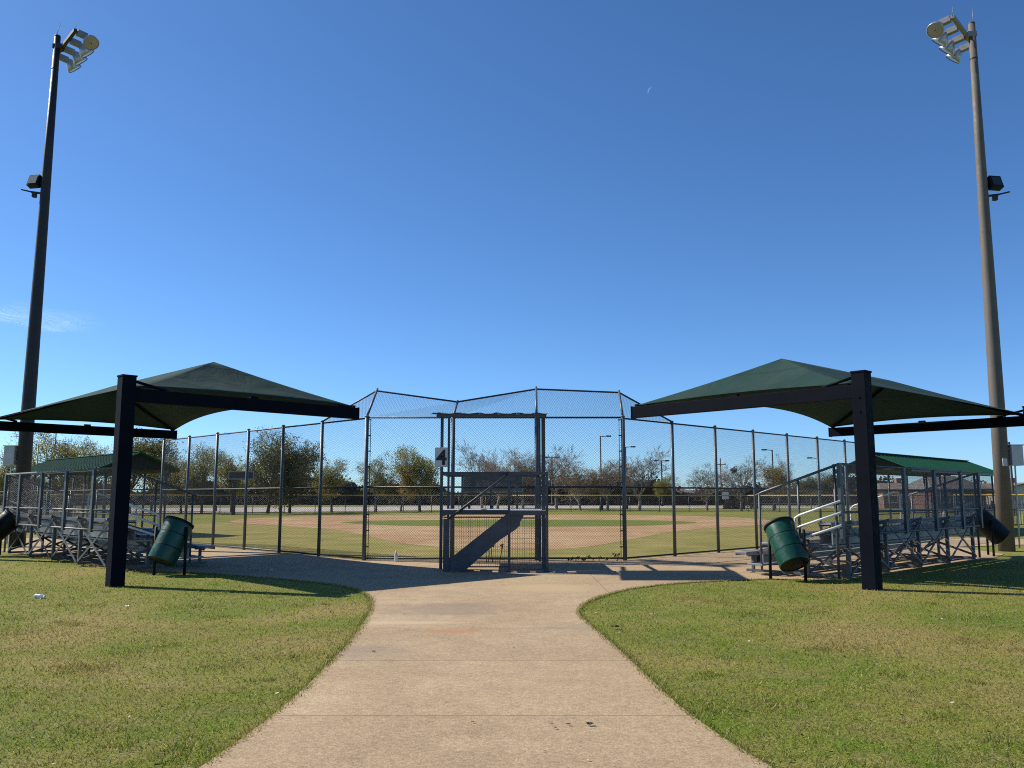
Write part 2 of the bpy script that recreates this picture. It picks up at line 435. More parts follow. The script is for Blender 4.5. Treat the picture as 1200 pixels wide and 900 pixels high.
# baseball field on the plane beyond the backstop
field = [WL(34,-.3).to_2d(), WL(0,-.3).to_2d(), WR(0,-.3).to_2d(), WR(34,-.3).to_2d(), V((64,66)), V((48,80)), V((25,91)), V((0,91)), V((-22,83)), V((-40,72)), V((-58,60))]
sheet('outfield_grass', field, .004, M['outfield_grass'])
sheet('infield_foul_grass', [WL(26,-.4).to_2d(), WL(0,-.4).to_2d(), WR(0,-.4).to_2d(), WR(26,-.4).to_2d(), at(905,612).to_2d(), at(700,618).to_2d(), at(480,618).to_2d(), at(270,612).to_2d()], .008, M['dry_grass'])
dirt = smooth(P([(268,610.5),(300,607.2),(360,605.2),(440,604),(520,603.5),(600,603.3),(690,603.5),(780,604.3),(850,606),(895,609),(906,613),(880,616.5),(843,618.5),(790,623),(748,631),(712,637.5),(680,642),(640,644),(590,644),(545,643),(500,640),(462,635.5),(425,627),(388,620.5),(330,616.5),(280,613.5),(268,610.5)]), 4)
sheet('infield_dirt', dirt[:-1], .012, M['dirt'])
turf = smooth(P([(398,612.3),(430,610.6),(500,609.6),(600,609.3),(700,609.5),(780,610.4),(816,612.3),(790,614.6),(730,616.8),(640,617.4),(560,617.2),(480,616.4),(425,614.6),(398,612.3)]), 4)
sheet('infield_grass', turf[:-1], .016, M['infield_grass'])
sheet('road', P([(-120,600.5),(190,601.3),(350,600.0),(500,598.0),(640,595.9),(900,595.2),(1300,596),(1300,594.6),(900,593.6),(640,592.9),(500,593.4),(190,595.8),(-120,595.8)]), .02, M['road'])
sheet('far_road', [V((-400,225)), V((400,225)), V((400,236)), V((-400,236))], .02, M['road'])
sheet('side_path', [at(1130,634).to_2d(), at(1300,630).to_2d(), at(1300,636).to_2d(), at(1130,641).to_2d()], .02, M['concrete'])

# grass blades on the lawns near the camera
def inside(pt, poly):
    x, y = pt; c = False; j = len(poly)-1
    for i in range(len(poly)):
        xi, yi = poly[i]; xj, yj = poly[j]
        if (yi > y) != (yj > y) and x < (xj-xi)*(y-yi)/(yj-yi)+xi: c = not c
        j = i
    return c
cp = [(p[0], p[1]) for p in conc]
gv = []; gf = []
def blades(x0, x1, y0, y1, dens, hh, ww):
    for _ in range(int((x1-x0)*(y1-y0)*dens)):
        x = rnd.uniform(x0, x1); y = rnd.uniform(y0, y1)
        if abs(x) > .66*y + 2.0: continue
        if inside((x, y), cp): continue
        h = hh*rnd.uniform(.5, 1.3); a = rnd.uniform(0, 6.283); l = rnd.uniform(.3, 1.6)*h
        wx = math.cos(a)*ww; wy = math.sin(a)*ww; b = rnd.uniform(0, 6.283); n = len(gv)
        gv.extend(((x-wx, y-wy, 0), (x+wx, y+wy, 0), (x+math.cos(b)*l, y+math.sin(b)*l, h)))
        gf.append((n, n+1, n+2))
blades(-10, 10, 4.0, 7.5, 2000, .024, .0035)
blades(-11, 11, 7.5, 11, 1000, .024, .0045)
blades(-13, 13, 11, 16.5, 380, .026, .006)
blades(-18, 18, 16.5, 22, 100, .03, .009)
# an untrimmed fringe where the lawn meets the concrete, thicker tufts
edge = left_edge[8:] + left_pad
for E in (left_edge[6:]+left_pad, right_pad+right_edge[:-6]):
    for a, b in zip(E[:-1], E[1:]):
        L = (b-a).length
        for _ in range(int(L*420)):
            q = a.lerp(b, rnd.random()); x = q.x+rnd.gauss(0,.03); y = q.y+rnd.gauss(0,.03)
            h = rnd.uniform(.012,.050); t = rnd.uniform(0,6.283); l = rnd.uniform(.2,.9)*h; n = len(gv); ww = .005
            gv.extend(((x-math.cos(t)*ww, y-math.sin(t)*ww, 0), (x+math.cos(t)*ww, y+math.sin(t)*ww, 0), (x+math.cos(t*3)*l, y+math.sin(t*3)*l, h))); gf.append((n,n+1,n+2))
for _ in range(80):
    y0 = rnd.uniform(4.5, 15); x0 = rnd.choice((-1,1))*rnd.uniform(1.5, .62*y0+2)
    if inside((x0, y0), cp): continue
    rr_ = rnd.uniform(.05,.22)
    for _ in range(int(140*rr_/.1)):
        x = x0+rnd.gauss(0,rr_); y = y0+rnd.gauss(0,rr_)
        if inside((x, y), cp): continue
        h = rnd.uniform(.02,.042); t = rnd.uniform(0,6.283); l = rnd.uniform(.3,1.1)*h; n = len(gv); ww = .0045
        gv.extend(((x-math.cos(t)*ww, y-math.sin(t)*ww, 0), (x+math.cos(t)*ww, y+math.sin(t)*ww, 0), (x+math.cos(t*3)*l, y+math.sin(t*3)*l, h))); gf.append((n,n+1,n+2))
lb = MB()
for _ in range(420):
    y = rnd.uniform(4.5, 17)**1.0; x = rnd.uniform(-.66*y-1, .66*y+1); onc = inside((x, y), cp)
    if onc and rnd.random() < .94: continue
    z = .018 if onc else rnd.uniform(.015,.03); q = rnd.uniform(.012,.028); a = rnd.uniform(0,6.283); u = V((math.cos(a),math.sin(a),rnd.uniform(-.3,.3)))*q; w_ = V((-math.sin(a),math.cos(a),rnd.uniform(-.3,.3)))*q*.6; c = V((x,y,z+q*.3))
    lb.poly([c-u, c+w_, c+u*1.2, c-w_])
lm = mat('fallen_leaf', (.2,.13,.07), .8, 0, .2); t_ = NT(lm); t_.color(t_.ramp(t_.n('ShaderNodeNewGeometry').outputs['Random Per Island'], [(.1, (.055,.035,.02)), (.5, (.17,.11,.055)), (.8, (.36,.29,.19)), (1, (.6,.55,.45))]))
tag(lb.build('fallen_leaves', lm), 'tiny dry fallen leaves scattered over the lawns', 'leaves', kind='stuff')
me = bpy.data.meshes.new('grass'); me.from_pydata(gv, [], gf); me.materials.append(M['blade'])
o = bpy.data.objects.new('grass', me); col.objects.link(o); tag(o, 'short mown grass with dry tan patches beside the walk', 'grass', kind='stuff')

# ------------------------------------------------------------------ backstop and fences
ZT = 3.62
bs = thing('backstop', 'tall chain-link backstop with angled overhang in the centre behind home plate', 'backstop', (0, 21.8, 0))
def loc(o): # world coordinates kept: part positions are given in world space
    o.matrix_parent_inverse = Matrix.Translation(-V(o.parent.location)); return o
cx = [xat(428.5, 21.8, 2), xat(530.5, 21.8, 2), xat(629, 21.8, 2), xat(731, 21.8, 2)]
# keep the wing anchors on the outer posts
def fpost(p, h, r, name='post', par=None, m=None):
    b = MB(); b.tube([(p.x,p.y,0),(p.x,p.y,h)], r, 12); b.tube([(p.x,p.y,h),(p.x,p.y,h+.03),(p.x,p.y,h+.05)], [r*1.12, r*1.12, r*.4], 12)
    return loc(b.build(name, m or M['fence_post'], par))
tips_px = [(441.5,458),(536,471),(628.3,456),(725.5,460)]
tips = [atY(x, y, 22.75) for x, y in tips_px]
for i, x in enumerate(cx):
    fpost(V((x,21.8)), ZT, .052, 'post', bs)
    b = MB(); top = V((x,21.8,ZT+.02)); t = tips[i]; b.tube([top, t + (t-top)*.08], .032, 8)
    loc(b.build('overhang_arm', M['galv'], bs))
L1 = WL(2.05, 0, ZT); R1 = WR(2.18, 0, ZT)
b = MB(); b.tube([L1+V((0,0,.02))]+tips+[R1+V((0,0,.02))], .024, 8); loc(b.build('overhang_rail', M['fence_rail'], bs))
C = [V((x,21.8,0)) for x in cx]
def rail(pts, z, r, name, par, m=None):
    b = MB(); b.tube([V((p.x,p.y,z)) for p in pts], r, 8); return loc(b.build(name, m or M['fence_rail'], par))
rail([C[0],C[3]], ZT-.01, .024, 'top_rail', bs); rail([C[0],C[3]], 1.84, .022, 'middle_rail', bs); rail([C[0],C[3]], .07, .022, 'bottom_rail', bs)
for i in range(3):
    b = MB(); a, c = C[i], C[i+1]
    chain(b, [(a.x,21.80,.06),(c.x,21.80,.06),(c.x,21.80,ZT-.01),(a.x,21.80,ZT-.01)])
    loc(b.build('chain_link', M['wire'], bs))
for i in range(3):
    a = V((C[i].x,21.8,ZT)); c = V((C[i+1].x,21.8,ZT)); b = MB()
    chain(b, [a, c, tips[i+1]], e1=c-a); chain(b, [a, tips[i+1], tips[i]], e1=tips[i+1]-tips[i])
    loc(b.build('overhang_mesh', M['wire'], bs))
for (a, t0, e) in ((V((C[0].x,21.8,ZT)), tips[0], L1), (V((C[3].x,21.8,ZT)), tips[3], R1)):
    b = MB(); chain(b, [a, t0, e], e1=e-a); loc(b.build('overhang_mesh', M['wire'], bs))
# tension bars with clamps beside the two outer posts
for i, s in ((0, 1), (3, -1)):
    b = MB(); x = cx[i]+s*.10; b.tube([(x,21.79,.1),(x,21.79,ZT-.05)], .009, 6)
    for k in range(9):
        z = .35+k*.4; b.box((cx[i]+s*.05,21.79,z), (.13,.02,.028))
    loc(b.build('tension_bar', M['fence_rail'], bs))

def wing(fn, step, n, label, e_first):
    t = thing('sideline_fence', label, 'fence', fn(0))
    for k in range(1, n+1): fpost(fn(step*k).to_2d().to_3d(), ZT if k < 99 else 2, .046, 'post', t)
    a, c = fn(0), fn(step*n)
    rail([a, c], ZT-.03, .022, 'top_rail', t); rail([a, c], 1.84, .022, 'middle_rail', t); rail([a, c], .07, .022, 'bottom_rail', t)
    for k in range(n):
        a, c = fn(step*k), fn(step*(k+1)); b = MB()
        chain(b, [(a.x,a.y,.06),(c.x,c.y,.06),(c.x,c.y,ZT-.03),(a.x,a.y,ZT-.03)]); loc(b.build('chain_link', M['wire'], t))
    return t
wing(WL, 2.05, 6, 'tall chain-link fence running from the left end of the backstop past the left bleachers', 1)
wing(WR, 2.18, 7, 'tall chain-link fence running from the right end of the backstop past the right bleachers', 1)
def lowfence(pts, h, label, mesh=True, cap=True, step=3.0, capm=None, pitch=.11, r=.0028, slats=False):
    t = thing('low_fence', label, 'fence', pts[0])
    for a, c in zip(pts[:-1], pts[1:]):
        a = V(a); c = V(c); n = max(1, round((c-a).length/step))
        for k in range(n+1): fpost(a.lerp(c, k/n), h, .035, 'post', t)
        b = MB(); b.tube([(a.x,a.y,h),(c.x,c.y,h)], .06 if cap else .022, 8); loc(b.build('top_cap' if cap else 'top_rail', (capm or M['yellow']) if cap else M['fence_rail'], t))
        b = MB(); b.tube([(a.x,a.y,.08),(c.x,c.y,.08)], .022, 6); b.tube([(a.x,a.y,h*.5),(c.x,c.y,h*.5)], .02, 6); loc(b.build('lower_rail', M['fence_rail'], t))
        if mesh:
            b = MB(); chain(b, [(a.x,a.y,.06),(c.x,c.y,.06),(c.x,c.y,h),(a.x,a.y,h)], pitch, r); loc(b.build('chain_link', M['wire'], t))
        if slats:
            b = MB(); d = (c-a).normalized(); L = (c-a).length; q = d.cross(V((0,0,1)))*.03; kk = 0
            while kk*.12 < L-.1:
                p = a+d*(kk*.12+.06)+q; hh = h-.12; b.bar((p.x,p.y,.1),(p.x,p.y,hh), .10, .012, up=tuple(d)); kk += 1
            loc(b.build('slat_screen', M['slat'], t))
    return t
lowfence([WL(12.3), WL(34)], 1.86, 'waist-to-head-high chain-link fence leading left from the tall fence past the left dugout', cap=False, pitch=.08)
lowfence([WR(15.26), WR(34)], 1.86, 'waist-to-head-high chain-link fence leading right from the tall fence past the right dugout', cap=False, pitch=.08)
lowfence([(-58,60.3,0),(-40,72.3,0),(-22,83.3,0),(0,91.3,0),(25,91.3,0),(48,80.3,0),(64,66.3,0)], 1.72, 'long outfield fence with a yellow cap crossing the far side of the field', pitch=.2, r=.006)
a = at(1120,616); lowfence([a, V((34,46,0)), V((46,50,0))], 1.68, 'yellow-capped fence with pale slats behind the right light pole', slats=True, mesh=False)
lowfence([V((-30,46,0)), V((-48,54,0))], 1.68, 'yellow-capped chain-link fence behind the left light pole', pitch=.1)

# ------------------------------------------------------------------ shade canopies
def canopy(label, D, Lb):
    t = thing('shade_canopy', label, 'shade canopy', group='green shade canopies over the bleachers')
    zb, zr = 3.47, 4.58; x0, x1 = -D/2, D/2
    for x in (x0, x1):
        b = MB(); b.box((x,0,1.9), (.255,.255,3.8)); po = b.build('post', M['post_paint'], t, .008)
        b = MB(); b.box((x,0,3.815), (.275,.275,.03)); b.build('post_cap', M['post_paint'], po)
        b = MB(); b.bar((x,.128,zb),(x,Lb,zb), .16, .25); be = b.build('beam', M['post_paint'], t, .006)
        b = MB(); b.box((x,Lb-.08,zb+.15), (.06,.07,.06)); b.build('cable_bracket', M['post_paint'], be)
        b = MB(); b.box((x,Lb+.012,zb), (.18,.02,.27)); b.build('end_plate', M['post_paint'], be)
        b = MB(); b.box((x,Lb/2,zb+.145), (.10,.16,.05)); b.build('cable_bracket', M['post_paint'], be)
        s = 1 if x < 0 else -1
        b = MB(); b.tube([(x,.12,3.74),(x+.02*s,.75,zb+.14)], .028, 8); b.build('strut', M['post_paint'], t)
        for k in (3.35, 3.1): 
            b = MB(); b.tube([(x-.14,0,k),(x+.14,0,k)], .022, 6); b.build('bolt', M['post_paint'], po)
    r0, r1 = V((x0+1.85, Lb/2, zr)), V((x1-1.85, Lb/2, zr))
    zc = zb+.15; A = V((x0,.05,zc)); B = V((x1,.05,zc)); Cc = V((x1,Lb-.02,zc)); Dd = V((x0,Lb-.02,zc))
    fab = MB()
    def panel(bl, br, tl, tr, sag, n=28, m=10):
        base = len(fab.v)
        for j in range(m+1):
            for i in range(n+1):
                s = i/n; lo = bl.lerp(br, s); hi = tl.lerp(tr, s); k = sag*4*s*(1-s); tt = k+(1-k)*j/m
                p = lo.lerp(hi, tt); dip = -.06*math.sin(math.pi*j/m)*(1 if True else 0)*(.4+.6*4*s*(1-s))
                fab.v.append((p.x, p.y, p.z+dip))
        for j in range(m):
            for i in range(n):
                fab.face([base+j*(n+1)+i, base+j*(n+1)+i+1, base+(j+1)*(n+1)+i+1, base+(j+1)*(n+1)+i], True)
    panel(A, B, r0, r1, .05); panel(Cc, Dd, r1, r0, .24); panel(Dd, A, r0, r0, .09); panel(B, Cc, r1, r1, .09)
    f = fab.build('fabric', M['fabric'], t); so_ = f.modifiers.new('thickness', 'SOLIDIFY'); so_.thickness = .006
    b = MB(); b.tube([r0-V((0,0,.07)), r1-V((0,0,.07))], .035, 8); b.build('ridge_pipe', M['post_paint'], t)
    for c, r in ((A,r0),(Dd,r0),(B,r1),(Cc,r1)):
        b = MB(); b.tube([c-V((0,0,.05)), c.lerp(r,.5)-V((0,0,.10)), r-V((0,0,.07))], .03, 8); b.build('rafter', M['post_paint'], t)
    return t
p1r = at(1022.5,691.0); p1l = at(134.5,687.2)
cR = canopy('right dark green hip shade canopy, sunlit, on posts behind the right bleachers', 8.9, 5.26)
cR.location = p1r + V((math.cos(R(42)),math.sin(R(42)),0))*4.45; cR.rotation_euler = (0,0,R(42))
cL = canopy('left dark green hip shade canopy, mostly in shade, on posts behind the left bleachers', 9.55, 5.10)
cL.location = p1l + V((-.707,.707,0))*4.775; cL.rotation_euler = (0,0,R(-45))

# ------------------------------------------------------------------ bleachers (local x along rows, y towards the field, origin at back legs)
def bleacher(label):
    t = thing('bleachers', label, 'bleachers', group='aluminium bleachers')
    xs = [-3.66+1.83*i for i in range(5)]; E = 4.15
    hs = [.43+.21*i for i in range(4)]; ys = [2.05-.61*i for i in range(4)]
    for h, y in zip(hs, ys):
        b = MB(); b.box((0,y,h), (2*E,.26,.045)); b.box((0,y+.125,h-.03), (2*E,.012,.05)); b.box((0,y-.125,h-.03), (2*E,.012,.05))
        b.build('seat_plank', M['alu'], t, .006)
    for i in range(1,4):
        z = .21*i; y = ys[i]
        b = MB(); b.box((0,y+.305,z), (2*E,.34,.04)); b.build('foot_plank', M['alu'], t, .006)
        b = MB(); b.box((0,y+.115,z+.13), (2*E,.02,.17)); b.build('riser_plank', M['alu'], t)
    b = MB(); b.box((0,.085,.82), (2*E,.025,.30)); b.box((0,.20,.63),(2*E,.2,.03)); b.build('back_panel', M['alu'], t)
    for x in xs:
        b = MB()
        b.box((x,0,.55), (.07,.07,1.06)); b.box((x,.83,.37), (.055,.055,.72)); b.box((x,2.05,.20), (.055,.055,.38))
        b.bar((x,0,.05),(x,2.2,.05), .06,.05); b.bar((x,-.1,1.10),(x,2.15,.35), .05,.06)
        b.bar((x+.03,0,.12),(x+.03,1.4,.60), .03,.05); b.bar((x-.03,.0,.95),(x-.03,1.4,.10), .03,.05)
        for y, h in zip(ys, hs): b.box((x,y,h-.05), (.06,.24,.05))
        b.build('frame', M['galv'], t)
    for i in range(4):
        b = MB(); b.bar((xs[i],-.04,.08),(xs[i+1],-.04,1.0), .045,.02,(0,1,0)); b.bar((xs[i],-.065,1.0),(xs[i+1],-.065,.08), .045,.02,(0,1,0))
        b.build('cross_brace', M['galv'], t)
        b = MB(); b.bar((xs[i],.80,.08),(xs[i+1],.80,.62), .04,.02,(0,1,0)); b.build('cross_brace', M['galv'], t)
    gx = [-4.1, -2.745, -.915, .915, 2.745, 4.1]; yb = -.10; zt = 2.20
    for x in gx:
        b = MB(); b.box((x,yb,1.50), (.12,.06,1.42)); b.build('guard_post', M['guard'], t)
    b = MB(); b.tube([(-4.12,yb,zt),(4.12,yb,zt)], .026, 8); b.build('guard_rail', M['galv'], t)
    b = MB(); b.tube([(-4.12,yb+.01,1.28),(4.12,yb+.01,1.28)], .022, 8); b.tube([(-4.12,yb+.01,.84),(4.12,yb+.01,.84)], .022, 8); b.build('guard_rail', M['galv'], t)
    b = MB(); chain(b, [(-4.1,yb+.03,.86),(4.1,yb+.03,.86),(4.1,yb+.03,zt),(-4.1,yb+.03,zt)], .06, .0019); b.build('guard_mesh', M['wire_light'], t)
    for s in (-1,1):
        x = s*4.12
        b = MB(); b.tube([(x,yb,zt),(x,1.55,zt-.54),(x,1.68,zt-.60)], .026, 8); b.build('end_guard_rail', M['galv'], t)
        for y, z0 in ((1.60,.10),(.75,.5)):
            b = MB(); b.tube([(x,y,z0),(x,y,zt-.33*(y-yb))], .024, 8); b.build('end_guard_post', M['galv'], t)
        b = MB(); b.tube([(x,0,.03),(x,0,zt)], .028, 8); b.build('end_guard_post', M['galv'], t)
        b = MB(); chain(b, [(x,yb,.95),(x,1.58,.42),(x,1.58,zt-.55),(x,yb,zt)], .06, .0019, e1=(0,1,0)); b.build('end_guard_mesh', M['wire_light'], t)
        xi = x-s*.03
        for dz in (0, -.22, -.46):
            b = MB(); pts = [(xi+s*.07,-.12,1.50+dz),(xi+s*.07,.72,1.22+dz),(xi+s*.07,.82,1.16+dz)]
            if dz == 0: pts.append((xi+s*.07,.84,.80))
            b.tube(pts, .024, 8); b.build('end_handrail', M['white'], t)
    # bent aisle handrail in the middle
    for x in (.55,):
        b = MB(); b.tube([(x,1.75,.3),(x,1.75,1.28),(x,1.67,1.36),(x,1.55,1.40),(x,.7,1.69),(x,.6,1.69),(x,.56,1.62),(x,.56,.80)], .022, 8); b.build('aisle_handrail', M['white'], t)
    return t
bR = bleacher('right aluminium bleachers with chain-link back guard under the right shade canopy')
q = WR(2.75, 6.12); bR.location = (q.x, q.y, .02); bR.rotation_euler = (0,0,R(45))
q = WL(5.15, 5.62); bL = dup(bR, (q.x, q.y, .02), R(-45), 'left aluminium bleachers with chain-link back guard under the left shade canopy')

# low dark box in front of the right bleachers
b = MB(); p = at(901,661.5,.02); b.box((p.x,p.y+.2,.15),(.56,.42,.24)); b.box((p.x,p.y+.2,.282),(.60,.46,.025)); b.box((p.x,p.y-.02,.16),(.5,.02,.16))
tag(b.build('storage_box', M['barrel_dark'], None, .01), 'low dark box on the concrete under the front row of the right bleachers', 'box')

# ------------------------------------------------------------------ trash bins
def bin_(label, m, grp='tilting barrel bins on two posts'):
    """local: posts along x, tilt about x; barrel bottom swings to -y"""
    t = thing('trash_bin', label, 'trash bin', group=grp)
    for s in (-1,1):
        b = MB(); b.tube([(s*.335,0,-.05),(s*.335,0,.98)], .03, 10); b.tube([(s*.30,0,.86),(s*.345,0,.86)], .02, 8); b.build('post', M['barrel_dark'], t)
    return t
def barrel(t, tilt, roll, m, zc=.68, shift=0):
    Mx = Matrix.Translation((shift,0,zc)) @ Euler((tilt,0,0)).to_matrix().to_4x4() @ Euler((0,roll,0)).to_matrix().to_4x4()
    L, r = .86, .285; prof = [(r*.97,-L/2),(r,-L/2+.03)]
    prof += [(r,L/2-.03),(r*.985,L/2)]
    b = MB(); b.lathe(prof, 32, Mx); o = b.build('barrel', m, t)
    for zz in (-.14,.15):
        b = MB(); b.lathe([(r*.998,zz-.010),(r*1.012,zz-.005),(r*1.012,zz+.005),(r*.998,zz+.010)], 32, Mx); b.build('hoop', M['barrel_dark'], o)
    for sx_ in (-1,1):
        b = MB(); b.tube([(sx_*.335,0,.86),(sx_*.27,.0,.86)], .022, 8); b.box((sx_*.300,0,.86),(.05,.07,.10)); b.build('pivot_bracket', M['barrel_dark'], t)
    b = MB(); b.lathe([(r*.97,-L/2+.012),(.02,-L/2+.012)], 32, Mx); b.build('barrel_bottom', M['barrel_dark'], o)  # shade under the barrel is put into this near-black colour
    b = MB(); b.lathe([(r*.97,L/2-.03),(r*1.05,L/2-.03),(r*1.06,L/2+.02),(r*.95,L/2+.03),(r*.90,L/2-.02)], 32, Mx); b.build('rim', M['barrel_dark'], o)
    b = MB(); b.lathe([(r*.93,L/2-.01),(r*.92,-L/2+.05),(.02,-L/2+.05)], 32, Mx); b.build('liner', M['black'], o)
def place_bin(pxa, pya, pxb, pyb, label, tilt, roll, m, zc=.68):
    a = at(pxa, pya); c = at(pxb, pyb); mid = (a+c)/2; t = bin_(label, m)
    t.location = (mid.x, mid.y, 0); d = c-a; t.rotation_euler = (0,0,math.atan2(d.y, d.x)); barrel(t, tilt, roll, m, zc); return t
place_bin(180.5,674,215.5,674.5, 'green barrel bin tilted on two posts beside the left bleachers, under the left canopy', R(-24), R(11), M['barrel'])
place_bin(905.5,679.5,942,681.5, 'bright green barrel bin tilted on two posts beside the right bleachers, lit by the sun', R(-24), R(-25), M['barrel'])
place_bin(-9,654,3,649.5, 'dark barrel bin cut by the left photo edge, beyond the left bleachers', R(46), R(0), M['barrel_dark'], .74)
place_bin(1154,649.5,1169.5,654, 'dark barrel bin tipped steeply beside the right light pole', R(46), R(6), M['barrel_dark'], .80)

# ------------------------------------------------------------------ field light poles
def light_pole(px, py, topx, topy, side, label, m):
    base = at(px, py); t = thing('light_pole', label, 'light pole', base, group='tall field light poles')
    top = atY(topx, topy, base.y); h = top.z; lean = top.x-base.x
    def A(z): return V((lean*z/h, 0, z))
    b = MB(); b.tube([A(-.1), A(h*.25), A(h*.5), A(h*.75), A(h)], [.228,.21,.178,.14,.10], 20); b.tube([A(h),A(h+.04)], [.106,.09], 16); b.build('pole', m, t)
    aim = (V((-.5,52,0))-V((base.x,base.y,0))).normalized(); arm = V((-aim.y,aim.x,0))
    arm = V((-side*.68,-.73,0)); aim = V((-side*.73,.68,0))     # the arm comes towards the walk on its field side
    c = A(h-.38); e1 = c + arm*1.6; e0 = c - arm*.72
    off = aim*.14
    b = MB(); b.bar(e0+off, e1+off, .11, .11); b.box(c+off*.5, (.3,.3,.16)); b.build('crossarm', M['lamp_grey'] if side > 0 else M['pole_dark'], t)
    for k in range(4):
        q = e0.lerp(e1, .04+.92*k/3) + off
        d1 = (aim*1+V((0,0,-.12))).normalized()
        f = bpy.data.objects.new('floodlight', None); col.objects.link(f); f.parent = t
        hb = q + d1*.08; he = q + d1*.40
        b = MB(); b.bar(q, hb, .10, .10); b.bar(hb, he, .17, .18); b.build('ballast_housing', M['lamp_grey'], f)
        d = (aim*.66+V((0,0,-.75))+arm*(.22 if k == 3 else .0)).normalized()
        if k == 3: d = (aim*.62 + V((0,0,-.55)) - V((0,.75,0))).normalized() if False else (aim*.45+V((0,-.55,-.5))).normalized()
        qn = d.to_track_quat('Z','Y').to_matrix().to_4x4(); o_ = he + V((0,0,-.03)) + d1*.06
        Mx = Matrix.Translation(o_) @ qn
        b = MB(); b.lathe([(.05,-.10),(.10,-.06),(.13,0),(.18,.06),(.225,.14),(.245,.22),(.255,.29),(.24,.295)], 24, Mx); b.build('reflector', M['reflector'], f)
        b = MB(); b.lathe([(.242,.28),(.02,.30)], 24, Mx); b.build('lens', M['glass'], f)
    b = MB(); b.tube([A(h+.0)+V((.05*side,0,0)), A(h+.5)+V((.06,0,0))], .008, 5); b.tube([e1+off, e1+off+V((.03,0,.3))], .008, 5); b.build('lightning_rod', M['lamp_grey'], t)
    # lower box lamp and its bracket
    zl = atY(px, 213 if side < 0 else 215, base.y).z
    c = A(zl); s = side; cc = c+V((s*.37,-.02,0))
    b = MB(); b.bar(c+V((s*.1,0,-.05)), cc+V((0,0,-.05)), .08,.08); b.build('lamp_bracket', M['pole_dark'], t)
    b = MB(); b.bar(c+V((s*.05,0,-.42)), c+V((s*.42,-.1,-.40)), .06,.06); b.box(c+V((s*.33,-.06,-.50)),(.12,.12,.14)); b.tube([c+V((s*.4,-.1,-.40)), c+V((s*.66,-.3,-.38))], .025, 6); b.build('antenna_bracket', M['pole_dark'], t)
    rot = Euler((R(-18),0,R(10*s))).to_matrix()
    f = MB(); f.box(cc, (.40,.22,.42), rot); fo = f.build('box_lamp', M['barrel_dark'], t, .01)
    f = MB(); f.box(cc+rot@V((0,-.116,.0)), (.30,.010,.31), rot); f.build('lens', M['window'] if side > 0 else M['glass'], fo)
    for zz in (zl-.12, zl-.5, h-1.2):
        b = MB(); b.tube([A(zz)-V((0,0,.025)), A(zz)+V((0,0,.025))], .152 if zz < h-2 else .115, 16); b.build('clamp_band', M['pole_dark'], t)
    # control cabinet
    zc = atY(px, 534, base.y).z; c = A(zc)+V((side*.40,-.02,0))
    b = MB(); b.box(c, (.34,.36,.60)); b.box(c+V((0,0,.31)), (.40,.42,.03)); b.box(c+V((-side*.18,0,.2)),(.1,.08,.05)); b.box(c+V((-side*.18,0,-.2)),(.1,.08,.05)); b.tube([c+V((0,.0,-.3)), c+V((-side*.05,0,-zc+.1))], .025, 6)
    b.build('control_cabinet', M['box_grey'], t, .008)
    if side > 0:
        b = MB(); p = A(atY(px,542,base.y).z); b.box(p+V((-.02,-.245,0)), (.13,.02,.22)); b.build('tag_plate', M['box_grey'], t)
    return t
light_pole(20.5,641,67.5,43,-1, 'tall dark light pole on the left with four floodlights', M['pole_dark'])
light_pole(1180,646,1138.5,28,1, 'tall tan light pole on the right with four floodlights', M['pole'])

# ------------------------------------------------------------------ scorer platform with stair
Yt, Yf, Yb, zd = 19.25, 18.55, 21.35, 1.285
pl = thing('scoring_platform', 'dark steel scorekeeper platform with stairs standing behind the backstop', 'platform', (-.4, Yt, .02))
def pb(b, name, m=None, par=None):
    o = b.build(name, m or M['platform'], par or pl); 
    if par is None: o.matrix_parent_inverse = Matrix.Translation(-V(pl.location))
    return o
X0, X1, XA, XB, XN = xat(517.3,Yt), xat(637,Yt), xat(596.5,Yf), xat(641,Yf), xat(523.5,Yf)
def zroof(y): return H + .0945*y
for (x, y, wd) in ((X0,Yt,.065),(X1,Yt,.085),(X0,Yb,.055),(X1-.02,Yb,.055)):
    b = MB(); b.box((x,y,(zroof(y)+.02)/2), (wd,wd,zroof(y)-.02)); pb(b,'post')
for x in (XA,XB):
    b = MB(); b.box((x,Yf,1.06), (.05,.05,2.08)); b.box((x,Yf,.03),(.14,.14,.02)); pb(b,'post')
b = MB(); b.box((XN,Yf,.56), (.12,.09,1.10)); b.box((XN,Yf,1.115),(.13,.10,.02)); pb(b,'newel_post')
# deck
b = MB(); b.box(((X0+X1)/2,(Yt+Yb)/2,zd), (X1-X0,Yb-Yt-.1,.04)); b.box(((XA+XB)/2,(Yf+Yt)/2-.01,zd), (XB-XA,Yt-Yf-.03,.04)); pb(b,'deck',M['deck'])
b = MB(); b.bar((X0,Yt-.03,zd-.03),(X1,Yt-.03,zd-.03),.05,.10); b.bar((XA,Yf-.03,zd-.03),(XB,Yf-.03,zd-.03),.05,.10); b.bar((X0,Yb,zd-.075),(X1,Yb,zd-.075),.05,.10); b.bar((X0,Yt,zd-.075),(X0,Yb,zd-.075),.05,.1); b.bar((X1,Yt,zd-.075),(X1,Yb,zd-.075),.05,.1); pb(b,'deck_beam')
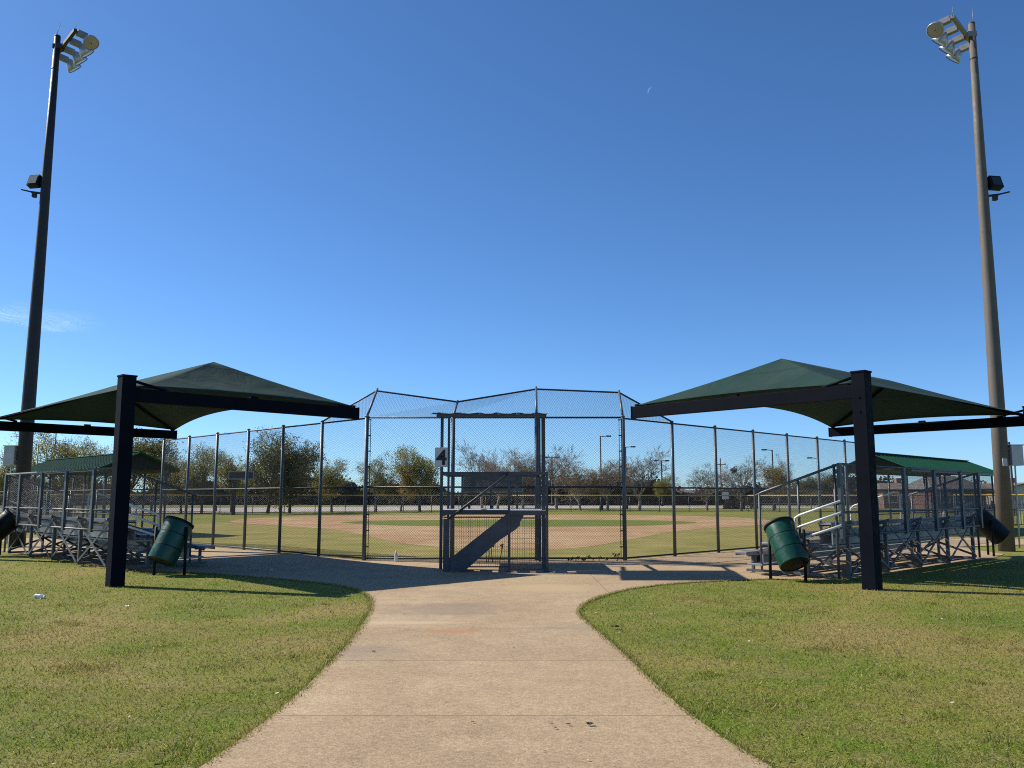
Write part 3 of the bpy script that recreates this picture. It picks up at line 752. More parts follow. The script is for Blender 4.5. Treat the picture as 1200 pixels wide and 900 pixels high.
# guard rails
b = MB()
for (p, q) in (((X0,Yt,2.12),(XA-.02,Yt,2.12)),((X0,Yb,2.12),(X1,Yb,2.12)),((X0,Yt,2.12),(X0,Yb,2.12)),((X1,Yt,2.12),(X1,Yb,2.12)),((XA,Yf,2.10),(XB,Yf,2.10)),((XA,Yf,2.10),(XA,Yt,2.12)),((XB,Yf,2.10),(XB,Yt,2.12))): b.bar(p,q,.055,.065)
for (p, q) in (((X0,Yb,1.68),(X1,Yb,1.68)),((X0,Yt,1.68),(X0,Yb,1.68)),((XA,Yf,1.68),(XB,Yf,1.68))): b.bar(p,q,.03,.03)
pb(b,'guard_rail')
b = MB()
for x in (xat(541.5,Yb), xat(575,Yb), xat(606,Yb)): b.bar((x,Yb,zd),(x,Yb,2.1),.05,.04)
pb(b,'guard_baluster')
b = MB(); chain(b, [(XA,Yf,1.3),(XB,Yf,1.3),(XB,Yf,2.08),(XA,Yf,2.08)], .05, .0015); pb(b,'guard_mesh',M['wire'])
# stair
slope_pts = [(XN-.02,.03),(XN+.40,.03),(-.26,.68),(.08,.90),(.165,.985),(.17,1.05),(.25,1.19),(XA+.34,zd-.02),(XA,zd-.02),(XN-.02,.20)]
def stringer(y):
    b = MB(); Mx = Matrix(((1,0,0,0),(0,0,-1,y),(0,1,0,0),(0,0,0,1))); b.prism(slope_pts, -.006, .006, Mx); return b
for y in (Yf, Yt-.09): pb(stringer(y),'stringer')
b = MB()
for k in range(6):
    s = (k+.7)/6.6; x = XN+.15+s*(XA-XN-.05); z = .03+s*(zd-.1); b.box((x,(Yf+Yt-.09)/2,z), (.24,Yt-Yf-.12,.03))
pb(b,'stair_treads',M['galv'])
for y in (Yf, Yt-.09):
    b = MB(); b.tube([(XN,y,1.10),(XA,y,2.10)], .022, 8); pb(b,'stair_handrail')
b = MB(); b.box((XN,Yt-.09,.56),(.05,.05,1.10)); pb(b,'newel_post')
# welded wire panels below the deck
def grid(x0, x1, y, z0, z1, step=.05, r=.0032):
    b = MB(); n = int((x1-x0)/step)
    for i in range(n+1): x = x0+(x1-x0)*i/n; b.tube([(x,y,z0),(x,y,z1)], r, 4, False)
    m = int((z1-z0)/.10)
    for i in range(m+1): z = z0+(z1-z0)*i/m; b.tube([(x0,y+.004,z),(x1,y+.004,z)], r*.8, 4, False)
    b.bar((x0,y,z0),(x1,y,z0),.02,.03); b.bar((x0,y,z1),(x1,y,z1),.02,.03)
    return b
pb(grid(X0+.05,XA,Yt+.02,.06,zd-.14),'wire_panel'); pb(grid(XA+.03,XB-.03,Yf,.06,zd-.14),'wire_panel')
# roof frame with ragged netting laid over it
yr0, yr1 = 18.05, 20.25
b = MB(); 
for (p, q) in (((X0,yr0),(X1,yr0)),((X0,yr1),(X1,yr1)),((X0,yr0),(X0,Yb)),((X1,yr0),(X1,Yb)),(((X0+X1)/2,yr0),((X0+X1)/2,yr1))): b.bar((p[0],p[1],zroof(p[1])),(q[0],q[1],zroof(q[1])),.05,.06)
pb(b,'roof_frame')
b = MB(); n, m = 40, 14; r2 = random.Random(3)
bx0, bx1 = X0-.14, X1+.05
for j in range(m+1):
    for i in range(n+1):
        x = bx0+(bx1-bx0)*i/n; y = yr0-.05+(yr1-yr0+.1)*j/m; lump = max(0, math.sin(i*.9)+.4*math.sin(i*2.3+j))*.022+r2.uniform(0,.012)
        b.v.append((x, y, zroof(y)+.035+lump))
for j in range(m):
    for i in range(n): q = j*(n+1)+i; b.face([q,q+1,q+n+2,q+n+1])
o = pb(b,'shade_netting',M['net']); md = o.modifiers.new('thickness','SOLIDIFY'); md.thickness = .012

# number sign on its front post
sx, sy, sz = X0-.005, Yt-.055, atY(517.3,536,Yt).z
sg = thing('number_sign', 'grey square sign with a black number 4 on the platform post', 'sign', (sx, sy, sz))
b = MB(); b.box((0,0,0), (.29,.012,.44)); b.build('panel', M['sign_face'], sg, .003)
b = MB()
for sgx in (-1,1): b.box((sgx*.138,-.0075,0),(.010,.004,.436))
for sgz in (-1,1): b.box((0,-.0075,sgz*.213),(.266,.004,.010))
b.build('border', M['box_grey'], sg)
cu = bpy.data.curves.new('numeral', 'FONT'); cu.body = '4'; cu.size = .46; cu.align_x = 'CENTER'; cu.align_y = 'CENTER'; cu.extrude = .002; cu.offset = .012
tmp = bpy.data.objects.new('numeral_source', cu); col.objects.link(tmp); bpy.context.view_layer.update()
me = bpy.data.meshes.new_from_object(tmp.evaluated_get(bpy.context.evaluated_depsgraph_get())); bpy.data.objects.remove(tmp)
xs_ = [v.co.x for v in me.vertices]; ys_ = [v.co.y for v in me.vertices]
for v in me.vertices: v.co.x -= (min(xs_)+max(xs_))/2; v.co.y -= (min(ys_)+max(ys_))/2
me.materials.clear(); me.materials.append(M['black']); me.name = 'numeral'
o = bpy.data.objects.new('numeral', me); col.objects.link(o); o.parent = sg; o.location = (.0,-.011,0); o.rotation_euler = (R(90),0,0)

# ------------------------------------------------------------------ dugouts (origin mid back line, local x along the fence, y towards the field)
def dugout(label):
    t = thing('dugout', label, 'dugout', group='green roofed dugouts')
    L, W, he, hr = 11.6, 2.6, 2.74, 3.42; x0, x1 = -L/2, L/2
    b = MB(); yr = W/2
    for s, y in ((1,-.35),(-1,W+.35)):
        n = 29
        for i in range(n):
            a = x0-.3+(L+.6)*i/n; c = x0-.3+(L+.6)*(i+1)/n
            for (d0,d1,up) in ((0,.82,0),(.82,1,.035)):
                xa = a+(c-a)*d0; xb = a+(c-a)*d1
                b.poly([(xa,y,he+up),(xb,y,he+up),(xb,yr,hr+up),(xa,yr,hr+up)] if s > 0 else [(xb,y,he+up),(xa,y,he+up),(xa,yr,hr+up),(xb,yr,hr+up)])
    rf = b.build('roof', M['green_roof'], t); md = rf.modifiers.new('thickness','SOLIDIFY'); md.thickness = .03
    b = MB(); b.bar((x0-.3,-.35,he-.06),(x1+.3,-.35,he-.06),.03,.10); b.bar((x0-.3,W+.35,he-.06),(x1+.3,W+.35,he-.06),.03,.10); b.build('fascia', M['galv'], t)
    b = MB(); b.bar((x0-.3,yr,hr+.04),(x1+.3,yr,hr+.04),.22,.03); b.build('ridge_cap', M['green_roof'], rf)
    for i in range(6):
        for y in (.05, W-.05):
            x = x0+.1+(L-.2)*i/5; b = MB(); b.tube([(x,y,0),(x,y,he-.04)], .045, 8); b.build('post', M['fence_post'], t)
    b = MB(); 
    for y in (.05,W-.05): b.bar((x0,y,he-.06),(x1,y,he-.06),.07,.12)
    for z in (1.84,.1): b.tube([(x0,.05,z),(x1,.05,z)],.022,8)
    b.build('roof_beam', M['fence_post'], t)
    for x in (x0, x1):
        b = MB(); b.prism([(-.3,he-.02),(W+.3,he-.02),(yr,hr-.04)], -.012, .012, Matrix(((0,0,1,x),(1,0,0,0),(0,1,0,0),(0,0,0,1)))); b.build('gable_panel', M['net'], t)
        b = MB(); chain(b, [(x,.05,.1),(x,W-.05,.1),(x,W-.05,he-.1),(x,.05,he-.1)], .08, .002, e1=(0,1,0)); b.build('end_mesh', M['wire'], t)
    b = MB(); chain(b, [(x0,.05,.1),(x1,.05,.1),(x1,.05,he-.1),(x0,.05,he-.1)], .08, .0022); b.build('back_mesh', M['wire'], t)
    b = MB(); b.box((0,.7,.45),(L-.8,.3,.05)); 
    for i in range(6): b.box((x0+.6+(L-1.2)*i/5,.7,.22),(.06,.25,.42))
    b.build('bench', M['alu'], t)
    return t
q = WR(25.0,-.15); dR = dugout('right dugout with a bright green metal roof seen over the right bleachers'); dR.location = q; dR.rotation_euler = (0,0,R(45))
q = WL(24.0,-.15); dL = dup(dR, q, R(-45), 'left dugout with a dark green metal roof seen over the left bleachers')

# ------------------------------------------------------------------ trees
def tree(name, seed, h, spread, nleaf, lsize, leafm, barkm, clump=.34, trunk=.22, up=.45, twigs=3, wide=1.0):
    r = random.Random(seed); t = bpy.data.objects.new(name, None); col.objects.link(t)
    wood = MB(); tw = MB(); ends = []
    def grow(p, d, L, rad, lev):
        n = 3; pts = [p]; q = p; dd = d.copy(); w = .05 if lev == 0 else .16
        for i in range(n):
            dd = (dd + V((r.gauss(0,w), r.gauss(0,w), r.gauss(.04,w*.6)))).normalized(); q = q + dd*(L/n); pts.append(q)
        r1 = rad*.62
        (wood if lev < 2 else tw).tube(pts, [rad+(r1-rad)*i/n for i in range(n+1)], 7 if lev < 2 else (4 if lev < 3 else 3), False)
        if lev >= 2:
            ends.append(pts[-1]); ends.append(pts[-2])
            if lev == 2: ends.append(pts[1])
        if lev == 4:
            for k in range(twigs):
                b0 = pts[r.choice((1,2,3))]; e = (dd + V((r.gauss(0,.55), r.gauss(0,.55), r.gauss(.15,.4)))).normalized()
                tw.tube([b0, b0+e*L*r.uniform(.5,1.0)], [max(.012,r1*.7), .006], 3, False)
            return
        nc = {0:7,1:5,2:4,3:3}[lev]
        for k in range(nc):
            base = pts[-1] if (k < 2 or lev == 0) else pts[r.choice((1,2))]
            if lev == 0 and k >= 4: base = pts[2]
            a = 2*math.pi*(k+r.random()*.7)/nc; tilt = r.uniform(.35,1.0)*spread if lev == 0 else r.uniform(.3,.95)
            u = dd.orthogonal().normalized(); vv = dd.cross(u)
            nd = (dd*math.cos(tilt)+(u*math.cos(a)+vv*math.sin(a))*math.sin(tilt)); nd.z += up*(.35 if lev < 2 else .12); nd.normalize()
            grow(base, nd, L*({0:1.35,1:.66,2:.62,3:.60}[lev])*r.uniform(.75,1.2), r1*(.62 if lev == 0 else .68), lev+1)
    grow(V((0,0,-.05)), V((r.gauss(0,.03), r.gauss(0,.03), 1)).normalized(), h*trunk, h*.024, 0)
    zs = sorted(e.z for e in ends); zmax = zs[int(len(zs)*.985)]; s = h/(zmax+.1)
    for mb_ in (wood, tw): mb_.v = [(x*s*wide, y*s*wide, z*s) for x, y, z in mb_.v]
    wood.build('trunk', barkm, t)
    tw.build('crown_branches', barkm, t)
    lf = MB()
    for e in ends:
        e = V((e.x*s*wide, e.y*s*wide, e.z*s)); k_ = nleaf if r.random() > .18 else nleaf//3
        for _ in range(k_):
            c = e + V([max(-1.5, min(1.5, r.gauss(0,1)))*clump*f_ for f_ in (1,1,.8)])
            a = V((r.gauss(0,1), r.gauss(0,1), r.gauss(0,1))).normalized(); b_ = a.orthogonal().normalized(); q = lsize*r.uniform(.6,1.3)
            c_ = a.cross(b_)
            lf.poly([c-b_*q*.5, c+c_*q*.28, c+b_*q*.5, c-c_*q*.28])
    lf.build('foliage', leafm, t)
    return t
protos = {
 'olive': [tree('leafing_tree', 11, 8, .85, 10, .15, M['leaf_olive'], M['bark'], wide=.80), tree('leafing_tree', 12, 8, .95, 10, .15, M['leaf_olive'], M['bark'], wide=.82)],
 'dark': [tree('evergreen_oak', 21, 8, .75, 13, .17, M['leaf_dark'], M['bark'], clump=.36, wide=.78), tree('evergreen_oak', 22, 8, .85, 13, .17, M['leaf_dark'], M['bark'], clump=.36, wide=.80)],
 'green': [tree('spring_tree', 31, 8, .85, 12, .16, M['leaf_green'], M['bark'], clump=.34, wide=.85)],
 'gold': [tree('golden_tree', 35, 8, .9, 12, .15, M['leaf_gold'], M['bark'], clump=.34, wide=.9)],
 'bare': [tree('bare_tree', 41, 8, 1.0, 1, .13, M['leaf_brown'], M['bark_grey'], clump=.2, up=.6, twigs=6), tree('bare_tree', 42, 8, 1.2, 1, .13, M['leaf_brown'], M['bark_grey'], clump=.2, up=.5, twigs=6)],
 'brown': [tree('budding_tree', 51, 8, 1.1, 8, .13, M['leaf_brown'], M['bark_grey'], clump=.30, twigs=5), tree('budding_tree', 52, 8, 1.0, 8, .13, M['leaf_brown'], M['bark_grey'], clump=.30, twigs=5)],
}
used = {}
trees = [ # px, top py, distance, kind, variant, width factor, label
 (6,532,86,'olive',0,1.1,'olive tree at the left edge of the photo, left of the dark light pole'),
 (66,510,88,'olive',1,1.25,'wide olive tree directly right of the dark light pole'),
 (98,520,95,'olive',0,1.0,'olive tree between the dark light pole and the left canopy post'),
 (152,511,84,'dark',0,1.2,'dark evergreen right behind the left canopy post'),
 (178,520,92,'dark',1,.9,'dark evergreen above the right end of the left dugout roof'),
 (213,536,82,'olive',1,1.0,'thin olive tree left of the streetlight behind the left fence'),
 (237,526,80,'olive',0,1.0,'olive tree with a bare leaning top behind the left streetlight'),
 (272,532,88,'green',0,1.0,'yellow-green tree behind the small dark scoreboard'),
 (314,511,82,'dark',1,1.15,'tallest dense tree behind the left fence, just right of the small dark scoreboard'),
 (340,521,83,'dark',0,1.0,'dark evergreen leaning on the right of the tallest left tree'),
 (389,541,87,'olive',1,1.15,'round grey-olive tree alone between two left fence posts'),
 (441,540,90,'olive',0,1.05,'olive tree just right of the left backstop corner post'),
 (470,543,94,'gold',0,.9,'low golden tree tucked left of the yellow-green tree'),
 (492,527,93,'green',0,1.1,'yellow-green spring tree left of the number 4 sign'),
 (565,524,120,'bare',0,.9,'tall bare tree with spiky top behind the left half of the platform'),
 (583,531,108,'brown',0,1.15,'brown budding tree above the scoreboard, left of centre'),
 (613,533,110,'brown',1,1.0,'brown budding tree above the right end of the scoreboard'),
 (652,527,112,'bare',1,1.0,'grey bare tree just right of the platform'),
 (680,539,100,'brown',0,1.1,'low brown tree left of the single-arm streetlight'),
 (712,540,102,'brown',1,1.1,'low brown tree right of the single-arm streetlight'),
 (749,531,98,'bare',0,1.15,'wide grey bare tree just right of the right backstop corner post'),
 (776,558,150,'green',0,1.1,'small far green tree at the foot of the T-shaped lamp pole'),
 (828,547,99,'bare',1,1.1,'grey bare tree left of the utility pole'),
 (868,541,98,'bare',0,1.1,'grey bare tree holding a dark nest right of the utility pole'),
 (906,543,97,'gold',0,1.05,'golden-green round tree behind the right end fence'),
 (945,560,150,'dark',0,1.5,'low dark tree right of the golden-green tree'),
 (975,556,170,'dark',1,1.6,'low dark tree far behind the near end of the right bleachers'),
]
for (px, ty, Y, kind, var, wf, label) in trees:
    base = V((xat(px, Y), Y, 0)); top = atY(px, ty, Y).z
    pr = protos[kind][var]; s = top/8.0
    key = (kind, var)
    if key not in used: used[key] = 1; o = pr
    else: o = copy_tree(pr)
    o.location = base; o.rotation_euler = (0,0,rnd.uniform(0,6.28)); o.scale = (s*wf, s*wf, s)
    tag(o, label, 'tree', 'trees beyond the outfield fence')
for kind in protos:
    for i, pr in enumerate(protos[kind]):
        if (kind, i) not in used:
            for ch in list(pr.children): bpy.data.objects.remove(ch)
            bpy.data.objects.remove(pr)
# bird nest in a bare tree
b = MB(); r3 = random.Random(5); p = atY(860,551,98)
for _ in range(160):
    a = V((r3.gauss(0,.15), r3.gauss(0,.15), r3.gauss(0,.11))); d = V((r3.gauss(0,1), r3.gauss(0,1), r3.gauss(0,.4))).normalized()*.16
    b.tube([p+a-d, p+a+d], .03, 3, False)
tag(b.build('bird_nest', M['bark']), 'dark bird nest of twigs in a bare tree beyond right field', 'nest')
# far woodland, one mass
b = MB(); r4 = random.Random(9)
def wtop(x):
    z = 5.0+1.3*math.sin(x*.11)+.9*math.sin(x*.29+1)+.7*math.sin(x*.7)
    return max(1.4, z*(.85 if x > 28 else 1))
nx = 300; rows = [(0,-.2),(-1.6,.35),(-1.1,.75),(1.0,.97),(5,1.0),(9,.6),(10,-.1)]; base = 0
for i in range(nx+1):
    x = -240+520*i/nx
    for (dy, fz) in rows: b.v.append((x+r4.gauss(0,.5), 166+.02*abs(x)+dy+r4.gauss(0,.5), wtop(x)*.86*fz*r4.uniform(.9,1.06)))
m_ = len(rows)
for i in range(nx):
    for k in range(m_-1): q = i*m_+k; b.face([q, q+m_, q+m_+1, q+1])
for _ in range(30000):
    x = r4.uniform(-240,280); fz = r4.random()**.75; c = V((x, 164.5+.02*abs(x)+r4.uniform(-1.2,2.2)+1.8*fz, fz*wtop(x)*r4.uniform(.9,1.12))); q = r4.uniform(.35,.85)
    a = V((r4.gauss(0,1), r4.gauss(0,1), r4.gauss(0,1))).normalized(); b_ = a.orthogonal().normalized(); c_ = a.cross(b_)
    b.poly([c-b_*q*.5, c+c_*q*.35, c+b_*q*.5, c-c_*q*.35])
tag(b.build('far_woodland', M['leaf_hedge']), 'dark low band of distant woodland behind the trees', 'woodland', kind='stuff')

# ------------------------------------------------------------------ street lights and far poles
def streetlight(px, ty, Y, label, kind='arm', s=1, name='street_light'):
    base = V((xat(px, Y), Y, 0)); h = atY(px, ty, Y).z; t = thing(name, label, 'street light' if name == 'street_light' else 'utility pole', base)
    r = .10 if Y < 120 else .16
    b = MB(); b.tube([(0,0,0),(0,0,.6),(0,0,.61),(0,0,h)], [.24,.24,r,r*.8], 8); b.build('pole', M['pole_dark'] if name == 'street_light' else M['wood_post'], t)
    if kind == 'arm':
        b = MB(); b.bar((0,0,h-.08),(s*.9,0,h),.08,.08); b.build('arm', M['pole_dark'], t)
        b = MB(); b.box((s*1.0,0,h),(.62,.34,.14)); b.box((s*1.0,0,h-.08),(.5,.26,.03)); b.build('lamp_head', M['pole_dark'], t, .03)
    elif kind == 'tee':
        b = MB(); b.bar((-1.1,0,h),(1.1,0,h),.10,.12); b.build('arm', M['pole_dark'], t)
        for q in (-1,1):
            b = MB(); b.box((q*1.0,0,h+.02),(.75,.45,.22)); b.box((q*1.0,0,h-.1),(.6,.3,.03)); b.build('lamp_head', M['pole_dark'], t, .03)
    else:
        b = MB(); b.bar((-1.2,0,h-1.4),(1.2,0,h-1.4),.14,.16)
        for q in (-1,0,1): b.tube([(q,0,h-1.3),(q,0,h-1.0)],.06,6)
        b.build('crossarm', M['wood_post'], t)
    return t
streetlight(60.5,507,112,'streetlight behind the wide olive tree at left, head turned left','arm',-1)
streetlight(252.5,508,96,'streetlight behind the left fence, head turned right','arm',1)
streetlight(704.5,511,104,'streetlight in the bay right of the platform, head turned right','arm',1)
streetlight(734,523.5,112,'streetlight half hidden by the right backstop corner post','arm',1)
streetlight(776,540,150,'T-shaped double-headed lamp pole beside the small far green tree','tee')
streetlight(647,536,150,'T-shaped lamp pole half hidden in the bare tree beside the platform','tee')
streetlight(907,527,106,'streetlight beside the golden-green tree, head turned left','arm',-1)
streetlight(960,536.5,110,'streetlight between the last two right fence posts, head turned left','arm',-1)
streetlight(1187.5,518,72,'slim streetlight right of the tan light pole','arm',-1)
streetlight(845.5,537,190,'utility pole with a crossarm between two bare trees','cross',1,'utility_pole')

# yellow foul pole frame
Y = 66; p = V((xat(45.5,Y),Y,0)); fp = thing('foul_pole', 'yellow twin foul pole frame right of the dark light pole', 'foul pole', p)
h = atY(45,520,Y).z; hw = .32
for s in (-1,1):
    b = MB(); b.tube([(s*hw,0,0),(s*hw,0,h)], .05, 8); b.build('upright', M['yellow_pole'], fp)
b = MB()
for z in (h, h-1.75): b.tube([(-hw,0,z),(hw,0,z)], .035, 8)
b.build('crossbar', M['yellow_pole'], fp)

# scoreboards
def scoreboard(px0, px1, y0, y1, Y, label, m, legs):
    a = atY(px0,y0,Y); c = atY(px1,y1,Y); cxx = (a.x+c.x)/2; t = thing('scoreboard', label, 'scoreboard', (cxx,Y,0))
    W_, zt, zb_ = c.x-a.x, a.z, c.z
    b = MB(); b.box((0,0,(zt+zb_)/2),(W_,.3,zt-zb_)); b.build('cabinet', m, t, .02)
    b = MB(); b.box((0,-.17,zt-.05),(W_+.1,.06,.1)); b.box((0,-.17,zb_+.05),(W_+.1,.06,.1)); b.box((-W_/2,-.17,(zt+zb_)/2),(.1,.06,zt-zb_-.2)); b.box((W_/2,-.17,(zt+zb_)/2),(.1,.06,zt-zb_-.2)); b.build('frame', M['lamp_grey'], t)
    for l in legs:
        x = xat(l,Y)-cxx; b = MB(); b.box((x,.05,zb_/2),(.26,.22,zb_)); b.build('leg', M['pole_dark'], t)
    return t
scoreboard(543,612,558,577,97.5,'wide grey scoreboard beyond centre field, seen through the platform',M['scoreboard'],(550,577,606))
scoreboard(269,297.5,552,562,75,'small dark scoreboard on a post behind the left fence',M['scoreboard_dark'],(274,))

# ------------------------------------------------------------------ houses
def house(px0, px1, yridge, Y, label, wallm, roofm, deep=9, eave=2.6, win=3, hip=True, gable_front=False):
    xa, xb = xat(px0,Y), xat(px1,Y); zr_ = atY((px0+px1)/2, yridge, Y+deep/2).z; t = thing('house', label, 'house', ((xa+xb)/2,Y,0), group='houses beyond the park'); Wd = (xb-xa)/2
    b = MB(); b.box((0,deep/2,eave/2),(2*Wd-.6,deep-.6,eave)); b.build('wall', wallm, t)
    b = MB(); o_ = .25
    if gable_front:
        ez = eave; b.poly([(-Wd-o_,-o_,ez),(0,-o_,zr_),(0,deep+o_,zr_),(-Wd-o_,deep+o_,ez)]); b.poly([(Wd+o_,-o_,ez),(Wd+o_,deep+o_,ez),(0,deep+o_,zr_),(0,-o_,zr_)])
        g2 = MB(); g2.prism([(-Wd+.3,eave),(Wd-.3,eave),(0,zr_-.15)], -.1, .1, Matrix(((1,0,0,0),(0,0,-1,.4),(0,1,0,0),(0,0,0,1)))); g2.build('gable_wall', wallm, t)
    else:
        hx = min(Wd*.45, deep*.4) if hip else 0
        A=(-Wd-o_,-o_,eave); B=(Wd+o_,-o_,eave); C_=(Wd+o_,deep+o_,eave); D_=(-Wd-o_,deep+o_,eave); r0=(-Wd+hx,deep/2,zr_); r1=(Wd-hx,deep/2,zr_)
        b.poly([A,B,r1,r0]); b.poly([C_,D_,r0,r1]); b.poly([B,C_,r1]); b.poly([D_,A,r0])
    ro = b.build('roof', roofm, t); md = ro.modifiers.new('thickness','SOLIDIFY'); md.thickness = .18
    b = MB(); b.box((Wd*.4,deep*.62,zr_),(.7,.7,1.4)); b.build('chimney', M['brick'], ro)
    for k in range(win):
        x = -Wd+.6+(2*Wd-1.2)*(k+.5)/win; fr = MB(); fr.box((x,.27,1.45),(1.35,.10,1.35)); f = fr.build('window', M['white'], t)
        pn = MB(); pn.box((x,.215,1.45),(1.15,.04,1.15)); pn.build('pane', M['window'], f)
    b = MB(); b.box((Wd*.12,.28,1.05),(1.0,.08,2.05)); b.build('door', M['car_dark'], t)
    return t
house(1034,1092,566,118,'brown-roofed house seen through the middle of the right bleacher guard',M['brick'],M['roof_brown'])
house(1094,1160,558,110,'grey-roofed house seen through the right end of the right bleacher guard',M['brick'],M['roof_grey'],10)
house(1172,1240,566,112,'pale gabled house at the right edge of the photo',M['siding'],M['roof_brown'],10,gable_front=True)
house(778,812,572,240,'distant brick house behind the parked cars',M['brick'],M['roof_grey'],10,hip=True)
house(820,866,571,250,'distant grey-roofed house behind the left bare tree of the utility pole',M['siding'],M['roof_grey'],10)
house(872,926,570,235,'distant brick house behind the golden-green tree',M['brick'],M['roof_brown'],10)
house(940,1006,569,225,'distant brick house behind the near end of the right bleachers',M['brick'],M['roof_brown'],10)
# white shed
p = V((xat(806,185),185,0)); sh = thing('shed', 'small white building right of the parked cars', 'shed', p)
b = MB(); b.box((0,2,1.15),(4.6,4,2.3)); b.build('wall', M['white'], sh)
b = MB(); b.poly([(-2.5,-.2,2.3),(2.5,-.2,2.3),(2.5,2,3.0),(-2.5,2,3.0)]); b.poly([(2.5,4.2,2.3),(-2.5,4.2,2.3),(-2.5,2,3.0),(2.5,2,3.0)]); o = b.build('roof', M['roof_grey'], sh); o.modifiers.new('t','SOLIDIFY').thickness = .1
b = MB(); b.box((1.0,-.03,1.0),(1.1,.06,2.0)); b.build('door', M['car_silver'], sh)

# ------------------------------------------------------------------ cars
def car(px, Y, label, m, pickup=True, name='parked_pickup', cat='pickup truck', rz=0):
    t = thing(name, label, cat, (xat(px,Y),Y,0), rz, group='vehicles parked beyond the field')
    Mx = Matrix(((1,0,0,0),(0,0,-1,0),(0,1,0,0),(0,0,0,1)))
    if pickup: prof = [(-2.8,.45),(2.75,.45),(2.8,.95),(2.55,1.12),(1.35,1.2),(.65,1.85),(-.75,1.88),(-.9,1.2),(-2.8,1.2)]; wins = [[(.08,1.25),(1.12,1.25),(.58,1.74),(.08,1.76)],[(-.72,1.25),(0,1.25),(0,1.76),(-.66,1.76)]]
    else: prof = [(-2.2,.4),(2.2,.4),(2.25,.85),(2.0,1.02),(1.1,1.1),(.4,1.58),(-1.0,1.6),(-1.9,1.1),(-2.2,1.0)]; wins = [[(-.2,1.12),(.92,1.12),(.36,1.5),(-.2,1.52)],[(-1.6,1.12),(-.3,1.12),(-.3,1.52),(-.98,1.53)]]
    b = MB(); b.prism(prof, -.9, .9, Mx); b.build('body', m, t, .06)
    b = MB()
    for wv in wins: b.prism(wv, -.91, .91, Mx)
    b.build('side_windows', M['window'], t)
    ax = 1.75 if pickup else 1.4
    for sx in (-ax, ax):
        for sy in (-.82,.82):
            b = MB(); b.tube([(sx,sy-.12,.38),(sx,sy+.12,.38)], .38, 14); wh = b.build('wheel', M['tyre'], t)
            b = MB(); b.tube([(sx,sy-.13,.38),(sx,sy+.13,.38)], .2, 10); b.build('rim', M['car_silver'], wh)
    b = MB()
    for sy in (-.65,.65): b.box((prof[1][0]+.02,sy,.85),(.05,.3,.14))
    b.build('headlights', M['white'], t)
    return t
car(715,231,'white pickup truck parked between the streetlight and the right backstop corner post',M['car_white'])
car(766,229,'white sedan parked below the T-shaped lamp pole',M['car_white'],False,'parked_car','car')
car(786,232,'dark sedan parked right of the white sedan',M['car_dark'],False,'parked_car','car')
car(824,228,'dark pickup truck parked in front of the distant grey-roofed house',M['car_dark'],True)
# white information sign near right field
p = V((xat(850,120),120,0)); sg2 = thing('post_sign', 'small white sign on a post beyond right field', 'sign', p)
b = MB(); b.box((0,0,1.2),(.08,.08,2.4)); b.build('post', M['galv'], sg2); b = MB(); b.box((0,-.06,1.75),(.9,.03,1.0)); b.build('panel', M['white'], sg2)
# round shrubs beyond right field
def shrub(px, Y, h, label, seed):
    r = random.Random(seed); t = thing('shrub', label, 'shrub', (xat(px,Y),Y,0), group='shrubs beyond right field'); b = MB()
    for _ in range(900):
        d = V((r.gauss(0,1), r.gauss(0,1), abs(r.gauss(0,1)))).normalized(); c = V((d.x*h*.75, d.y*h*.75, d.z*h))*r.uniform(.6,1.03); q = .18
        a = V((r.gauss(0,1), r.gauss(0,1), r.gauss(0,1))).normalized(); b_ = a.orthogonal().normalized(); c_ = a.cross(b_); b.poly([c-b_*q*.5,c+c_*q*.35,c+b_*q*.5,c-c_*q*.35])
    b.build('foliage', M['leaf_hedge'], t)
    b = MB()
    for k in range(5): b.tube([(0,0,0),(math.cos(k*1.3)*h*.3,math.sin(k*1.3)*h*.3,h*.6)], .04, 5)
    b.build('stem', M['bark'], t)
shrub(854,112,1.1,'small round brown shrub right of the white post sign',1); shrub(866,112,1.0,'smallest round brown shrub between two others beyond right field',2); shrub(880,112,1.8,'largest round brown shrub left of the golden-green tree',3)

# ------------------------------------------------------------------ small things on the ground
def bottle(name, label, p, r, h, lying, rz, m):
    t = thing(name, label, 'bottle', p, rz); Mx = (Matrix.Translation((0,0,r)) @ Euler((R(90),0,0)).to_matrix().to_4x4()) if lying else Matrix.Identity(4)
    b = MB(); b.lathe([(r*.9,0),(r,.01),(r,h*.3),(r*.93,h*.35),(r,h*.4),(r,h*.68),(r*.5,h*.86),(r*.38,h*.9)], 16, Mx, True); b.build('body', m, t)
    b = MB(); b.lathe([(r*.42,h*.9),(r*.42,h)], 12, Mx, True, True); b.build('cap', M['white'], t)
    return t
gl = mat('clear_plastic', (.75,.80,.84), .2, 0, .6); gl.node_tree.nodes['Principled BSDF'].inputs['Transmission Weight'].default_value = .55
bottle('water_bottle', 'clear plastic bottle standing on the concrete at the foot of the backstop', at(464,658,.02), .045, .25, False, 0, gl)
bottle('crushed_bottle', 'crushed clear bottle lying on the left lawn', at(41,701), .035, .21, True, R(70), gl)
def scrap(px, py, size, label, m, seed, name='paper_scrap', cat='litter', z=.03):
    r = random.Random(seed); b = MB(); p = at(px, py); n = 5
    for j in range(n+1):
        for i in range(n+1): b.v.append((p.x+(i/n-.5)*size+r.gauss(0,size*.05), p.y+(j/n-.5)*size*.6+r.gauss(0,size*.05), z+r.uniform(0,size*.3)))
    for j in range(n):
        for i in range(n): q = j*(n+1)+i; b.face([q,q+1,q+n+2,q+n+1])
    tag(b.build(name, m), label, cat)
scrap(149,712.5,0.081,'crumpled white paper scrap on the left lawn near the canopy post',M['white'],1,z=.02)
